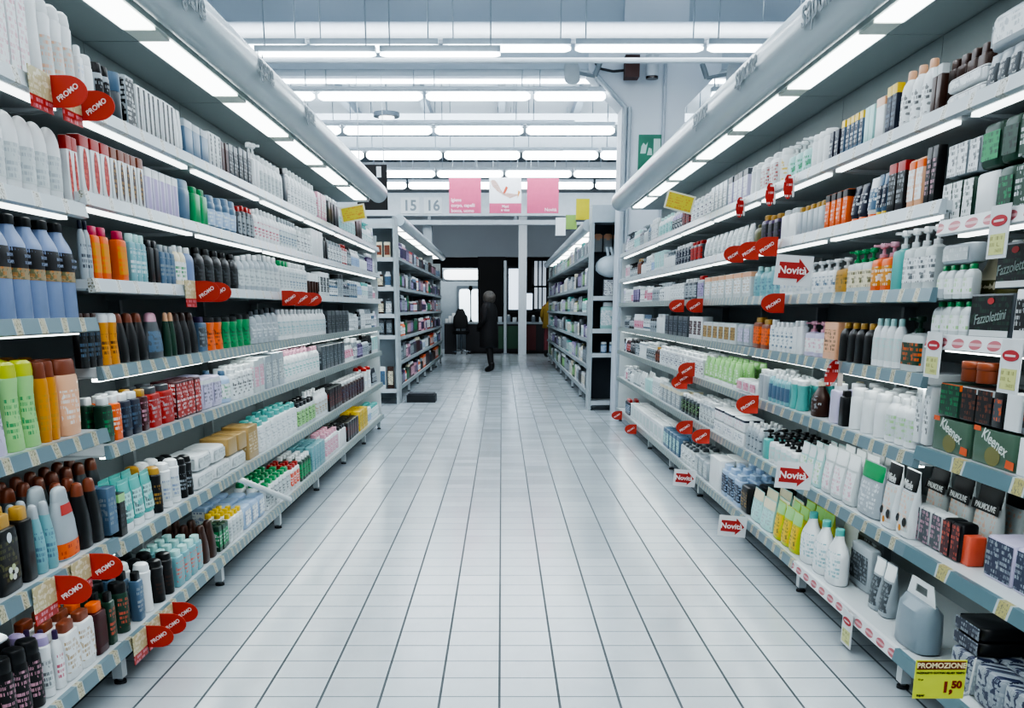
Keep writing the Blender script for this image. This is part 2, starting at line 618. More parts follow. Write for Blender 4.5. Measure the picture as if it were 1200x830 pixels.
def put(typ, name, cat, desc, where, bay, row, X, Y, z, side, w, d, h, body, cap, lab, inkc, k, opt, parts_too=True, rz=0.0, tilt=0.0):
    ps = product(typ, w, d, h, body, cap, lab, inkc, k, opt)
    root = obj(name, ps[0][1], None, (X, Y, z + 0.001), (0, tilt, (0 if side < 0 else PI) + rz))
    if parts_too:
        for nm, me in ps[1:]:
            obj(nm, me, root)
    elif len(ps) > 1:
        # too small in view for parts: one merged mesh
        key = ('merged', id(ps[0][1]))
        if key not in PM:
            g = G()
            for nm, me in ps:
                for p in me.polygons:
                    pass
                base = len(g.v)
                g.v += [tuple(v.co) for v in me.vertices]
                for p in me.polygons:
                    g.f.append(tuple(base + i for i in p.vertices))
                    g.mi.append(g.m(me.materials[p.material_index]))
            PM[key] = g.mesh(name)
        root.data = PM[key]
    root['category'] = cat
    PLACED.append((desc, where, bay, row, Y, root))
    return root


def label_all():
    groups = {}
    for t in PLACED:
        groups.setdefault(t[:4], []).append(t)
    for (desc, where, bay, row), v in groups.items():
        v.sort(key=lambda t: t[4])
        n = len(v)
        for i, t in enumerate(v):
            s = desc if not row else ['', 'second-row ', 'third-row ', 'fourth-row '][row] + desc
            if n > 1:
                s += ', %s of %s' % ('nearest' if i == 0 else nth(i) + ' nearest', num(n))
            s += ', %s, %s' % (where, bay)
            if len(s.replace('-', ' ').split()) > 15 and n > 1:
                s = s.replace(' of %s,' % num(n), ',', 1)
            if len(s.split()) > 16:
                s = s.replace('with ', '', 1)
            t[5]['label'] = s
            if n > 1:
                t[5]['group'] = '%s row, %s, %s' % (desc, where, bay)
# ------------------------------------------------------------------ the hall: floor, ceiling, walls
CEIL = 4.85
fm = floor_mat()
struct('floor', G().box(-11, 11, -4, 40, -0.1, 0.0, fm))
cm_ = panel_mat('ceiling_sheet', 'a4b0bb', 'b2bdc6', 1.2, 0.6)
struct('ceiling', G().box(-11, 11, -4, 40, CEIL, CEIL + 0.1, cm_))
wm = panel_mat('wall_paint', 'b6c0c8', 'c2cbd2', 0.8, 0.6)
struct('wall_left', G().box(-11.1, -11, -4, 40, 0, CEIL, wm))
struct('wall_right', G().box(11, 11.1, -4, 40, 0, CEIL, wm))
struct('wall_near', G().box(-11, 11, -4.1, -4, 0, CEIL, wm))
dark = mat('1d1b1f', 0.7)
struct('wall_back', G().box(-11, 11, 36, 36.1, 0, CEIL, panel_mat('dark_back', '2a282c', '343238', 0.8, 0.7)))
# grey upper wall over the checkout opening
g = G()
z0 = at_depth(560, 301, 31).z
g.box(-11, 11, 31, 31.25, z0, CEIL, panel_mat('upper_wall', '8f969d', 'a0a7ae', 0.5, 0.6))
struct('wall_upper_back', g)
g = G()
x0 = at_depth(560, 340, 31).x
x1 = at_depth(592, 340, 31).x
g.box(x0, x1, 31, 31.2, 0, z0, mat('1a181b', 0.7))
struct('partition_behind_checkout', g)
g = G()
x0 = at_depth(521, 340, 33).x
x1 = at_depth(568, 340, 33).x
zt = at_depth(540, 329, 33).z
zb = at_depth(540, 378, 33).z
struct('wall_entrance', G().box(x0 - 2.2, x1 + .3, 33, 33.1, 0, zt, mat('8f9aa2', 0.5)))

# bright entrance doors with rounded glass, seen through the opening
dm = glow('cfe0ea', 2.2, 'daylit_glass')
fr = mat('5b646b', 0.4)
for i, (a, b_) in enumerate(((538.5, 551), (552.5, 565.5))):
    p0, p1 = at_depth(a, 377, 32.95), at_depth(b_, 339, 32.95)
    root = obj('door_%d' % (i + 1), G().box(p0.x - .07, p1.x + .07, 32.90, 32.99, 0.02, p1.z + .1, fr).mesh('door'))
    root['kind'] = 'structure'
    gg = G()
    cx, cz, hw, hh = (p0.x + p1.x) / 2, (p0.z + p1.z) / 2, (p1.x - p0.x) / 2, (p1.z - p0.z) / 2
    pts = [(cx + hw * math.copysign(abs(math.cos(t)) ** .35, math.cos(t)), 32.885, cz + hh * math.copysign(abs(math.sin(t)) ** .2, math.sin(t))) for t in [2 * PI * (j + .5) / 28 for j in range(28)]]
    gg.poly(pts, 0.01, (0, 1, 0), dm)
    obj('glass_pane', gg.mesh('glass_pane'), root)
for i, (a, b_, yt, yb) in enumerate(((596, 608, 315, 363), (613, 624, 344, 363), (626, 640, 306, 335), (626, 640, 337, 362))):
    p0, p1 = at_depth(a, yb, 33), at_depth(b_, yt, 33)
    root = obj('window_%d' % (i + 1), G().box(p0.x - .08, p1.x + .08, 33.0, 33.1, p0.z - .08, p1.z + .08, mat('23252a', .5)).mesh('window'))
    root['kind'] = 'structure'
    gg = G()
    gg.box(p0.x, p1.x, 32.98, 33.0, p0.z, p1.z, glow('c4d6ea', 1.7 if i < 2 else .45, 'daylit_window'))
    if i > 1:
        for q in (.33, .66):
            xx = p0.x + (p1.x - p0.x) * q
            gg.box(xx - .02, xx + .02, 32.96, 32.98, p0.z, p1.z, mat('3a3f45', .5))
    obj('glass_pane', gg.mesh('glass_pane'), root)

# light box over the entrance
p0, p1 = at_depth(520, 328, 32), at_depth(567.5, 316, 32)
r = empty('light_box_sign', ((p0.x + p1.x) / 2, 32, p0.z))
tag(r, 'glowing white light box with rounded ends over the entrance doors', 'light box')
w_, h_ = (p1.x - p0.x), (p1.z - p0.z)
g = G().box(-w_ / 2 - .04, w_ / 2 + .04, .02, .16, -.05, h_ + .05, mat('8d969c', .4))
obj('housing', g.mesh('housing'), r)
g = G()
pts = [(w_ / 2 * math.copysign(abs(math.cos(t)) ** .22, math.cos(t)), 0, h_ / 2 + h_ / 2 * math.copysign(abs(math.sin(t)) ** .45, math.sin(t))) for t in [2 * PI * (j + .5) / 32 for j in range(32)]]
g.poly(pts, .02, (0, 1, 0), glow('e8eef0', 2.4, 'light_box_face'))
obj('lit_face', g.mesh('lit_face'), r)

# fascia with the aisle numbers over the far end of the aisle
YF = 22.6
p0, p1 = at_depth(430, 253, YF), at_depth(700, 226, YF)
fas = mat('d3dae0', 0.5)
struct('beam_fascia', G().box(-9, 9, YF, YF + .12, p0.z, p1.z, fas))
q0, q1 = at_depth(470, 263.5, YF), at_depth(690, 258, YF)
struct('trim_1', G().box(-9, 9, YF - .03, YF + .08, q0.z, q1.z, mat('c4ccd2', .4)))
gg = G()
for x in (462, 503, 604, 672):
    p = at_depth(x, 256, YF)
    gg.box(p.x - .03, p.x + .03, YF, YF + .06, q1.z, p0.z, mat('8e979e', .4))
struct('trim_2', gg)
g = G()
xx = at_depth(503, 275, YF).x
g.box(xx - .14, xx + .05, YF + .1, YF + .3, 0, q0.z, mat('aab2b8', .5))
struct('column_by_fascia', g)
for i, (a, b_, t) in enumerate(((470, 491, '15'), (497, 518, '16'))):
    p0, p1 = at_depth(a, 250.5, YF), at_depth(b_, 231.5, YF)
    r = obj('aisle_number_sign', G().box(0, p1.x - p0.x, -.02, 0, 0, p1.z - p0.z, mat('e3e7ea', .45)).mesh('number_plate'), None, (p0.x, YF - .001, p0.z))
    tag(r, 'white aisle number plate reading %s on the pale fascia' % ('fifteen', 'sixteen')[i], 'sign', 'aisle number plates')
    lettering(r, t, .30, '8d979f', frame(((p1.x - p0.x) / 2, -.021, (p1.z - p0.z) / 2 - .01), (1, 0, 0), (0, 0, 1)), bold=.008)

# three square hanging banners
YB = 20.4
pinkc, pk2 = mat('c65c80', .6), mat('c86a8a', .6)


def banner(a, b_, top, bot, label, fn):
    p0, p1 = at_depth(a, bot, YB), at_depth(b_, top, YB)
    r = empty('hanging_banner', (p0.x, YB, p0.z))
    tag(r, label, 'banner', None)
    w, h = p1.x - p0.x, p1.z - p0.z
    fn(r, w, h)
    g = G()
    for xx in (w * .12, w * .88):
        g.tube((xx, .01, h), (xx, .01, CEIL - p0.z), .006, mat('9aa5ad', .4), n=6)
    obj('hanger_wire', g.mesh('hanger_wire'), r)
    return r


def b_text(lines, x, align_right=False):
    def fn(r, w, h):
        obj('panel', G().box(0, w, 0, .012, 0, h, pinkc).mesh('banner_panel'), r)
        for i, t in enumerate(lines):
            me = text_mesh(t, .085, mat('eccfda', .5), bold=.002, align='RIGHT' if align_right else 'LEFT')
            o = obj('lettering', me, r)
            o.matrix_local = frame((w * x, -.003, h * (.37 - .15 * i) if not align_right else h * .1), (1, 0, 0), (0, 0, 1))
    return fn


def b_photo(r, w, h):
    obj('panel', G().box(0, w, 0, .012, h * .28, h, mat('dcdfe6', .6)).mesh('banner_panel'), r)
    obj('pink_band', G().box(0, w, 0, .012, 0, h * .28, pinkc).mesh('pink_band'), r)
    g = G()
    pts = [(w * (.04 + .52 * q), -.002, h * (.90 - .30 * q + .10 * math.sin(6 * q))) for q in [j / 8 for j in range(9)]] + [(w * (.95 - .3 * q), -.002, h * (.52 - .1 * q)) for q in [j / 5 for j in range(6)]] + [(w * .42, -.002, h * .52), (w * .25, -.002, h * .62), (w * .1, -.002, h * .76)]
    g.poly(pts, .002, (0, 1, 0), ink('b8a09a', '8a746e', 9, 9, .5, third='d2b8ae'))
    obj('picture_of_hands', g.mesh('picture_of_hands'), r)
    g = G()
    g.poly([(w * .5, -.004, h * .56), (w * .58, -.004, h * .72), (w * .52, -.004, h * .76), (w * .42, -.004, h * .56)], .002, (0, 1, 0), mat('b8553c', .6))
    g.poly([(w * .88, -.004, h * .42), (w * .97, -.004, h * .6), (w * .9, -.004, h * .64)], .002, (0, 1, 0), mat('c28a4a', .6))
    obj('picture_detail', g.mesh('picture_detail'), r)
    for i, t in enumerate(('Mani', 'e viso')):
        o = obj('lettering', text_mesh(t, .07, mat('eccfda', .5), bold=.002), r)
        o.matrix_local = frame((w * .5, -.003, h * (.19 - .1 * i)), (1, 0, 0), (0, 0, 1))


banner(526.5, 563.5, 208, 250, 'pink square hanging banner with three lines of white writing', b_text(('Igiene', 'corpo, capelli', 'bocca, uomo'), .06))
banner(573.5, 611, 208, 250, 'hanging banner with a picture of hands above a pink band', b_photo)
banner(617.5, 655, 209, 250, 'pink square hanging banner with one word low at its corner', b_text(('Novit\u00e0',), .94, True))

# thin white column near the checkouts
p = at_depth(612, 416, 29)
g = G().box(p.x - .115, p.x + .115, 29, 29.23, 0, CEIL, mat('ccd3da', .45))
struct('column_checkout', g)

# the big square pillar with its flared head, signs and pipework
YP = 12.35
a, b_ = at_depth(727, 200, YP).x, at_depth(800, 200, YP).x
zt, zb_ = at_depth(727, 82, YP).z, at_depth(727, 126, YP).z
pm_ = panel_mat('pillar_paint', 'c6cdd6', 'd2d8e0', 1.0, 0.55)
ex = abs(at_depth(690, 82, YP).x - a)
g = G().box(a, b_, YP, YP + .45, 0, CEIL, pm_)
g.poly([(a, YP, zb_), (a - ex, YP, zt), (a - ex, YP, zt + .3), (a, YP, zt + .3)], .45, (0, 1, 0), pm_)
g.poly([(b_, YP, zb_), (b_ + ex, YP, zt), (b_ + ex, YP, zt + .3), (b_, YP, zt + .3)], .45, (0, 1, 0), pm_)
struct('pillar', g)
g = G().box(-11, 11, YP + .05, YP + .40, zt + .02, CEIL, panel_mat('beam_paint', 'aeb9c4', 'b8c2cc', .8, .6))
struct('beam_over_pillar', g)

pipe = mat('aab4bd', .35)
g = G()
for dx_ in (.035, .085):
    g.tube((a + dx_, YP - .03, 0), (a + dx_, YP - .03, zb_ + .0), .022, pipe)
g.tube((a + .035, YP - .03, zb_), (a - ex + .05, YP - .03, zt - .02), .022, pipe)
r = obj('conduit_pipe', g.mesh('conduit_pipe'))
tag(r, 'grey conduit pipes running up the edge of the white pillar and along its flare', 'pipe')
g = G()
xr = at_depth(777, 150, YP).x
g.tube((xr, YP - .02, 1.9), (xr, YP - .02, zt + .1), .018, mat('b4bcc6', .4))
r = obj('wall_mount_pipe', g.mesh('wall_mount_pipe'))
tag(r, 'thin grey vertical pipe on the pillar beside the green poster', 'pipe')
p0, p1 = at_depth(747, 206, YP), at_depth(777, 158, YP)
r = empty('wall_poster', (p0.x, YP - .001, p0.z))
tag(r, 'dark green poster with pale shapes on the white pillar', 'poster')
w_, h_ = p1.x - p0.x, p1.z - p0.z
obj('poster_sheet', G().box(0, w_, -.012, 0, 0, h_, panel_mat('poster_green', '2e6a58', '3f8a70', 5, .5)).mesh('poster_sheet'), r)
g = G()
pal = mat('b9d3cc', .5)
g.box(w_ * .62, w_ * .9, -.015, -.012, h_ * .5, h_ * .9, pal)
g.poly([(w_ * .08, -.015, h_ * .54), (w_ * .30, -.015, h_ * .54), (w_ * .38, -.015, h_ * .82), (w_ * .30, -.015, h_ * .74), (w_ * .20, -.015, h_ * .80), (w_ * .12, -.015, h_ * .72)], .003, (0, 1, 0), pal)
g.poly([(w_ * .36, -.015, h_ * .50), (w_ * .58, -.015, h_ * .50), (w_ * .54, -.015, h_ * .66), (w_ * .42, -.015, h_ * .68)], .003, (0, 1, 0), pal)
g.poly([(w_ * .06, -.015, h_ * .12), (w_ * .9, -.015, h_ * .22), (w_ * .86, -.015, h_ * .34), (w_ * .4, -.015, h_ * .30)], .003, (0, 1, 0), mat('8fb8aa', .5))
obj('poster_picture', g.mesh('poster_picture'), r)
p = at_depth(741, 90, YP - .2)
r = empty('alarm_box', (p.x, YP - .2, p.z))
tag(r, 'dark red-brown electrical box high on the pillar', 'electrical box')
obj('box_body', G().box(-.08, .08, 0, .18, 0, .17, mat('4a2c2a', .5)).mesh('box_body'), r)
obj('box_top', G().box(-.08, .08, 0, .18, .19, .23, mat('38282a', .5)).mesh('box_top'), r)
g = G()
pp = [Vector((-.08, .16, .10)), Vector((-.2, .16, .09)), Vector((-.36, .16, .12)), Vector((-.42, .16, .2))]
for u, v in zip(pp, pp[1:]):
    g.tube(u, v, .014, mat('33343a', .5), n=8)
obj('cable', g.mesh('cable'), r)
p = at_depth(764, 92, YP - .15)
r = empty('ceiling_camera', (p.x, YP - .15, p.z))
tag(r, 'white cylinder camera with a dark lens under the beam on the pillar', 'camera')
g = G().tube((0, 0, .02), (0, 0, .24), .075, mat('b9c0c8', .4), n=16)
obj('housing', g.mesh('housing'), r)
obj('lens', G().tube((0, 0, -.005), (0, 0, .02), .07, mat('2c2226', .2), n=16).mesh('lens'), r)
for i, (x, y, s_) in enumerate(((670, 85, -1), (857, 87, 1))):
    p = at_depth(x, y, YP - .3)
    r = empty('ceiling_loudspeaker', (p.x, YP - .3, p.z))
    tag(r, ('grey loudspeaker bracketed off the pillar flare nearer the pink banners' if i == 0 else 'grey loudspeaker bracketed off the pillar flare by the shelf canopy'), 'loudspeaker')
    g = G()
    g.rings([[Vector((rr * math.cos(t) + s_ * k_ * .08, -.12 + rr * .2 * math.sin(t), -.10 + k_ + rr * math.sin(t) * .6)) for t in [2 * PI * j / 14 for j in range(14)]] for k_, rr in ((-.02, .05), (0, .085), (.13, .085), (.18, .07), (.20, .03))], mat('98a1a8', .45))
    obj('horn', g.mesh('horn'), r)
    g = G().tube((s_ * .0, -.05, .0), (-s_ * .26, .05, -.03), .02, mat('7c868e', .4))
    g.tube((-s_ * .26, .05, -.03), (-s_ * .32, .05, .12), .03, mat('7c868e', .4))
    obj('bracket', g.mesh('bracket'), r)
# dark green hanging sign behind the right canopy
p0, p1 = at_depth(879, 98, 11.75), at_depth(930, 73, 11.75)
r = empty('green_sign_board', (p0.x, 11.75, p0.z - .35))
tag(r, 'dark green sign board half hidden behind the right canopy', 'sign')
obj('board', G().box(0, .62, 0, .03, 0, p1.z - p0.z + .35, mat('2f4a44', .5)).mesh('board'), r)
g = G()
for xx in (.1, .5):
    g.tube((xx, .015, p1.z - p0.z + .35), (xx, .015, CEIL - p0.z + .35), .005, mat('9aa5ad', .4), n=6)
obj('hanger_wire', g.mesh('hanger_wire'), r)
# black banner behind the left canopy
p0, p1 = at_depth(419, 246, 13.2), at_depth(453, 193, 13.2)
r = empty('black_sign_board', (p0.x, 13.2, p0.z))
tag(r, 'black hanging sign board with a yellow and orange picture by the left canopy end', 'sign')
w_, h_ = p1.x - p0.x, p1.z - p0.z
obj('board', G().box(0, w_, 0, .03, 0, h_, mat('1c1c1f', .5)).mesh('board'), r)
g = G()
pts = [(w_ * (.42 + .34 * math.cos(t)), -.003, h_ * (.5 + .2 * math.sin(t) + .05 * math.sin(3 * t))) for t in [2 * PI * j / 16 for j in range(16)]]
g.poly(pts, .003, (0, 1, 0), ink('c8a83c', 'c85a34', 12, 12, .5, third='5f7a3a'))
g.box(w_ * .66, w_ * .82, -.004, 0, h_ * .72, h_ * .96, mat('cfd5da', .5))
obj('picture', g.mesh('picture'), r)
g = G()
for xx in (w_ * .1, w_ * .9):
    g.tube((xx, .015, h_), (xx, .015, CEIL - p0.z), .005, mat('9aa5ad', .4), n=6)
obj('hanger_wire', g.mesh('hanger_wire'), r)

# ------------------------------------------------------------------ ceiling services and lamps
duct = mat('c9d1da', .35)
r = obj('ceiling_air_duct', G().tube((-11, 11.6, at_depth(600, 36, 11.6).z), (11, 11.6, at_depth(600, 36, 11.6).z), .085, mat('d6dce4', .35), n=20).mesh('ceiling_air_duct'))
tag(r, 'thick white pipe crossing the hall under the ceiling, nearest of the cross pipes', 'pipe')
for i, (y_, Y_, rr, lab) in enumerate(((71, 10.3, .024, 'thin white pipe crossing below the first row of lamps'), (48, 11.9, .03, 'slim white pipe running just under the thick white pipe'),
                                        (104, 12.2, .025, 'white tray pipe above the second row of lamps'), (143, 14.4, .025, 'white tray pipe above the third row of lamps'), (175, 17.0, .025, 'white tray pipe above the fourth row of lamps'))):
    z_ = at_depth(600, y_, Y_).z
    o = obj('ceiling_pipe', G().tube((-9, Y_, z_), (9 if Y_ < 12 else .98, Y_, z_), rr, duct, n=12).mesh('ceiling_pipe'))
    tag(o, lab, 'pipe')
# ceiling beams and a wide bright panel run behind the duct
for i, (y0_, y1_, Y_, c_) in enumerate(((92, 74, 13.4, 'c2cad3'), (146, 133, 16.2, 'aeb8c2'), (176, 160, 19.0, 'b9c2ca'), (205, 190, 24.0, 'c9d1d8'))):
    struct('trim_%d' % (i + 3), G().box(-11, 11, Y_, Y_ + .3, at_depth(600, y0_, Y_).z, at_depth(600, y1_, Y_).z, mat(c_, .5)))
gg = G()
for i in range(-7, 8):
    gg.box(i * 1.35 - .06, i * 1.35 + .06, 8, 34, CEIL - .16, CEIL, mat('8795a2', .5))
struct('beam_ceiling_ribs', gg)
for i, (x, y, Y_) in enumerate(((355, 167, 19.5), (380, 168, 19.5), (450, 166, 19.5), (608, 166, 19.5), (635, 167, 19.5), (560, 165, 19.5), (512, 165, 19.5))):
    p = at_depth(x, y, Y_)
    o = obj('ceiling_grille', G().box(-.19 if i != 5 else -.4, .19 if i != 5 else .4, 0, .04, -.06 if i != 5 else -.02, .06, mat('56626c', .6)).mesh('ceiling_grille'), None, (p.x, Y_ - .05, p.z))
    tag(o, 'dark grey ventilation grille between lamp rows, %s counted from the left canopy' % nth([0, 1, 2, 5, 6, 4, 3][i]), 'vent', 'ventilation grilles')
p = at_depth(453, 137, 14)
r = empty('round_downlight', (p.x, 14, p.z))
tag(r, 'small round lit downlight in a dark ring between the lamp rows', 'lamp')
obj('ring', G().tube((0, 0, .0), (0, 0, .05), .17, mat('55606a', .5), n=20).mesh('ring'), r)
obj('bulb', G().tube((0, 0, -.02), (0, 0, .0), .10, glow('f4f8fa', 3, 'downlight_bulb'), n=20).mesh('bulb'), r)
g = G().tube((0, 0, .05), (0, 0, CEIL - p.z), .012, mat('7c868e', .4), n=6)
obj('stem', g.mesh('stem'), r)

LAMP = glow('eef6f8', 5.5, 'lamp_tube')
lamp_rows = [(64, 9.6, 516.0, 146, 'low thin'), (57, 10.1, (594 + 0.0), 155, 'first'), (113, 12.45, 560.5, 126.5, 'second'), (153, 14.9, 561.5, 107, 'third'), (182, 17.3, 565.0, 91.5, 'fourth'), (204, 19.7, 551, 80, 'fifth'), (217.5, 21.7, 587, 73, 'sixth')]
tube_me = {}
for (y_, Y_, xc, pitch, nm) in lamp_rows:
    c = at_depth(xc, y_, Y_)
    P_ = at_depth(xc + pitch, y_, Y_).x - c.x
    L = P_ * .965
    hh = abs(at_depth(xc, y_ + 5.4, Y_).z - c.z)
    if Y_ > 19:
        hh *= .8
    if Y_ == 9.6:
        hh *= .45
    if Y_ == 10.1:
        hh *= .75
    nL = 0
    for i in range(-4, 5):
        X_ = c.x + i * P_
        xpx = xc + i * pitch
        if xpx < 150 or xpx > 1010 or (Y_ == 9.6 and not 300 < xpx < 560):
            continue
        Lc = L
        off = 0
        if 12 < Y_ < 13.5:
            # row broken by the pillar
            hi, lo = X_ + L / 2, X_ - L / 2
            if lo < b_ + 9 and lo < 1.30 < hi:
                Lc = 1.20 - lo
                off = (lo + 1.20) / 2 - X_
            elif lo >= 1.2 and hi < 2.4:
                continue
            elif lo >= 1.2 and lo < 2.42:
                Lc = hi - 2.42
                off = (hi + 2.42) / 2 - X_
        if Lc < .15:
            continue
        r = empty('ceiling_lamp', (X_ + off, Y_, c.z))
        nL += 1
        tag(r, 'long white ceiling lamp, %s from the left in the %s row' % (nth(nL - 1), nm), 'lamp', 'ceiling lamps in the %s row' % nm)
        key = (nm, round(Lc, 2))
        if key not in tube_me:
            gd = G()
            R = []
            for xs, s_ in ((-.5, .45), (-.5 + .06 * .4, .8), (-.5 + .05, 1), (.5 - .05, 1), (.5 - .06 * .4, .8), (.5, .45)):
                R.append([(xs * Lc, .07 * math.cos(t) * s_, hh * math.sin(t) * s_) for t in [2 * PI * j / 12 for j in range(12)]])
            gd.rings(R, LAMP)
            gh = G().box(-Lc / 2, Lc / 2, -.05, .05, hh * .9, hh * .9 + .05, mat('bcc6cf', .4))
            gw = [G().tube((xx, 0, hh + .04), (xx, 0, CEIL - c.z), .007, mat('a3aeb8', .4), n=5).mesh('suspension_rod') for xx in (-Lc * .42, Lc * .42)]
            tube_me[key] = (gd.mesh('diffuser'), gh.mesh('housing'), gw[0], gw[1])
        for n_, me_ in zip(('diffuser', 'housing', 'suspension_rod', 'suspension_rod'), tube_me[key]):
            obj(n_, me_, r)
# ------------------------------------------------------------------ shelving runs
SH = {}
white_metal = panel_mat('shelf_metal', 'c3cacd', 'cdd3d6', 2.0, 0.38)
under_metal = mat('a9b1b4', .45)
back_mat = panel_mat('shelf_back', '8b9599', '9aa4a7', 1.2, .5)
soffit_mat = panel_mat('canopy_soffit', '8c9799', '98a2a4', .8, .5)
post_mat = mat('b4bcc0', .4)
STRIP_LOW = glow('f4faf6', 7.5, 'shelf_strip_light_low')
STRIP = glow('f2f8f6', 2.8, 'shelf_strip_light')
CANL = glow('f1f6f3', 4.5, 'canopy_light')
rail_low = rail_mat('price_rail_grey', '6f868f', 'b9b49a', 'b4bdc0', 0.145, 0.0, 0.24)
rail_low2 = rail_mat('price_rail_dense', '76898f', 'b0ae9c', 'aab4b6', 0.075, 0.02, 0.30)
rail_top = rail_mat('price_rail_clear', 'b7c0c5', 'c4c6c2', 'c8ced2', 0.19, 0.05, 0.18)
rail_r1 = rail_mat('price_rail_ticket', '5f7d86', 'b3ac72', 'b9c3c6', 0.36, 0.1, 0.17)
oval_rail = oval_rail_mat()

LZ = dict(
    L0=[1.886, 1.58, 1.24, .89, .525, .16], L1=[1.886, 1.62, 1.36, 1.085, .83, .50, .16],
    R0=[1.86, 1.525, 1.19, .84, .51, .15], R1=[1.86, 1.59, 1.33, 1.065, .81, .51, .15])
LB = [2.03, 3.24, 4.507, 5.774, 7.04, 8.31, 9.575, 10.86]
RB = [1.95, 3.19, 4.40, 5.60, 6.81, 8.02, 9.235, 10.448, 11.68]
XL, XR = -1.29, 1.34
DEPTH = .44
BN = ['nearest', 'second', 'third', 'fourth', 'fifth', 'sixth', 'seventh', 'eighth', 'ninth']


def shelf_bay(name, side, X, y0, y1, levels, label, group, rails, strips=4, depth=DEPTH, top=2.337, foot0=True, foot1=False, far=False):
    """one bay of shelving: local frame is the world frame shifted to the bay's foot; side -1 is the left of the aisle"""
    s = side
    oy, ox = (y0 + y1) / 2, X
    r = empty(name, (ox, oy, 0))
    tag(r, label, 'shelving', group)
    a, b = y0 - oy, y1 - oy

    def bx(g, xa, xb, ya, yb, za, zb, m):
        xs = sorted((s * xa, s * xb))
        g.box(xs[0], xs[1], ya, yb, za, zb, m)
    g = G()
    zt_ = levels[0] if not far else top
    bx(g, depth, depth + .02, a, b, .10, zt_, back_mat)
    if not far:
        bx(g, depth, depth + .02, a + .003, b - .003, zt_, top, soffit_mat)
    obj('back_panel', g.mesh('back_panel'), r)
    g = G()
    for yy in ([a] if not foot1 else [a, b - .03]):
        bx(g, depth - .05, depth, yy, yy + .03, 0, zt_ - .03 if not far else top, post_mat)
        o = obj('upright', g.mesh('upright'), r)
        g = G()
    if foot1:
        g = G()
        bx(g, .02, depth, b + .001, b + .018, .12, levels[0] + .12 if not far else top, white_metal)
        obj('side_panel', g.mesh('side_panel'), r)
    for i, z in enumerate(levels):
        g = G()
        bx(g, .012, depth, a + .004, b - .004, z - .028, z, white_metal)
        bx(g, .02, depth, a + .004, b - .004, z - .034, z - .028, under_metal)
        for yy in (a + .006, b - .026):       # end brackets
            xs = (.03, depth)
            g.poly([(s * xs[0], yy, z - .03), (s * xs[1], yy, z - .03), (s * xs[1], yy, z - .055), (s * (xs[0] + .1), yy, z - .045)], .018, (0, 1, 0), white_metal)
        sh = obj('shelf', g.mesh('shelf'), r)
        m = rails[min(i, len(rails) - 1)]
        g = G()
        tilt = .012
        hh = .045
        g.poly([(0, a, 0), (s * .012, a, 0), (s * .012, a, -hh), (-s * tilt * .2, a, -hh), (-s * tilt, a, -hh + .004), (-s * .004, a, 0)], b - a, (0, 1, 0), m)
        ra = obj('price_rail', g.mesh('price_rail'), sh, (0, 0, z + .004))
        if i < strips and i < len(levels) - 1 and not 1.28 < z < 1.4:
            g = G()
            bx(g, .030, .055, a + .06, b - .06, z - .048, z - .036, STRIP if z > 1.2 else STRIP_LOW)
            obj('light_strip', g.mesh('light_strip'), sh)
    g = G()
    for yy in ([a] if not foot1 else [a, b - .05]):
        g = G()
        bx(g, .03, .065, yy + .003, yy + .048, .022, levels[-1] - .03, white_metal)
        lg = obj('leg', g.mesh('leg'), r)
        g = G()
        cx_ = s * .047
        g.tube((cx_, yy + .025, 0), (cx_, yy + .025, .010), .021, mat('2d2f33', .6), n=12)
        g.tube((cx_, yy + .025, .010), (cx_, yy + .025, .03), .010, mat('6d757b', .4), n=8)
        obj('foot', g.mesh('foot'), lg)
    return r


for i in range(len(LB) - 1):
    lv = LZ['L0'] if i == 0 else LZ['L1']
    rails = [rail_top, rail_top, rail_low, rail_low, rail_low, rail_low] if i == 0 else ([rail_top, rail_top, rail_top, rail_low, rail_low, rail_low, rail_low] if i == 1 else [rail_top, rail_top, rail_top, rail_low2, rail_low2, rail_low2, rail_low2])
    shelf_bay('shelving_bay', -1, XL, LB[i], LB[i + 1], lv, 'white metal shelving of hair and shower products, left of the aisle, %s bay' % BN[i], 'left shelving bays', rails, foot1=(i == len(LB) - 2), strips=6)
for i in range(len(RB) - 1):
    lv = LZ['R0'] if i == 0 else LZ['R1']
    rails = [rail_top, oval_rail, oval_rail, rail_r1, rail_r1, rail_r1] if i == 0 else ([rail_top, rail_top, rail_low, rail_low, rail_low, rail_low, rail_low] if i < 3 else [rail_top, rail_top, rail_low2, rail_low2, rail_low2, rail_low2, rail_low2])
    if i == 1:
        rails = rails[:6] + [oval_rail]
    shelf_bay('shelving_bay', 1, XR, RB[i], RB[i + 1], lv, 'white metal shelving of soaps and tissues, right of the aisle, %s bay' % BN[i], 'right shelving bays', rails, foot1=(i == len(RB) - 2), strips=6)


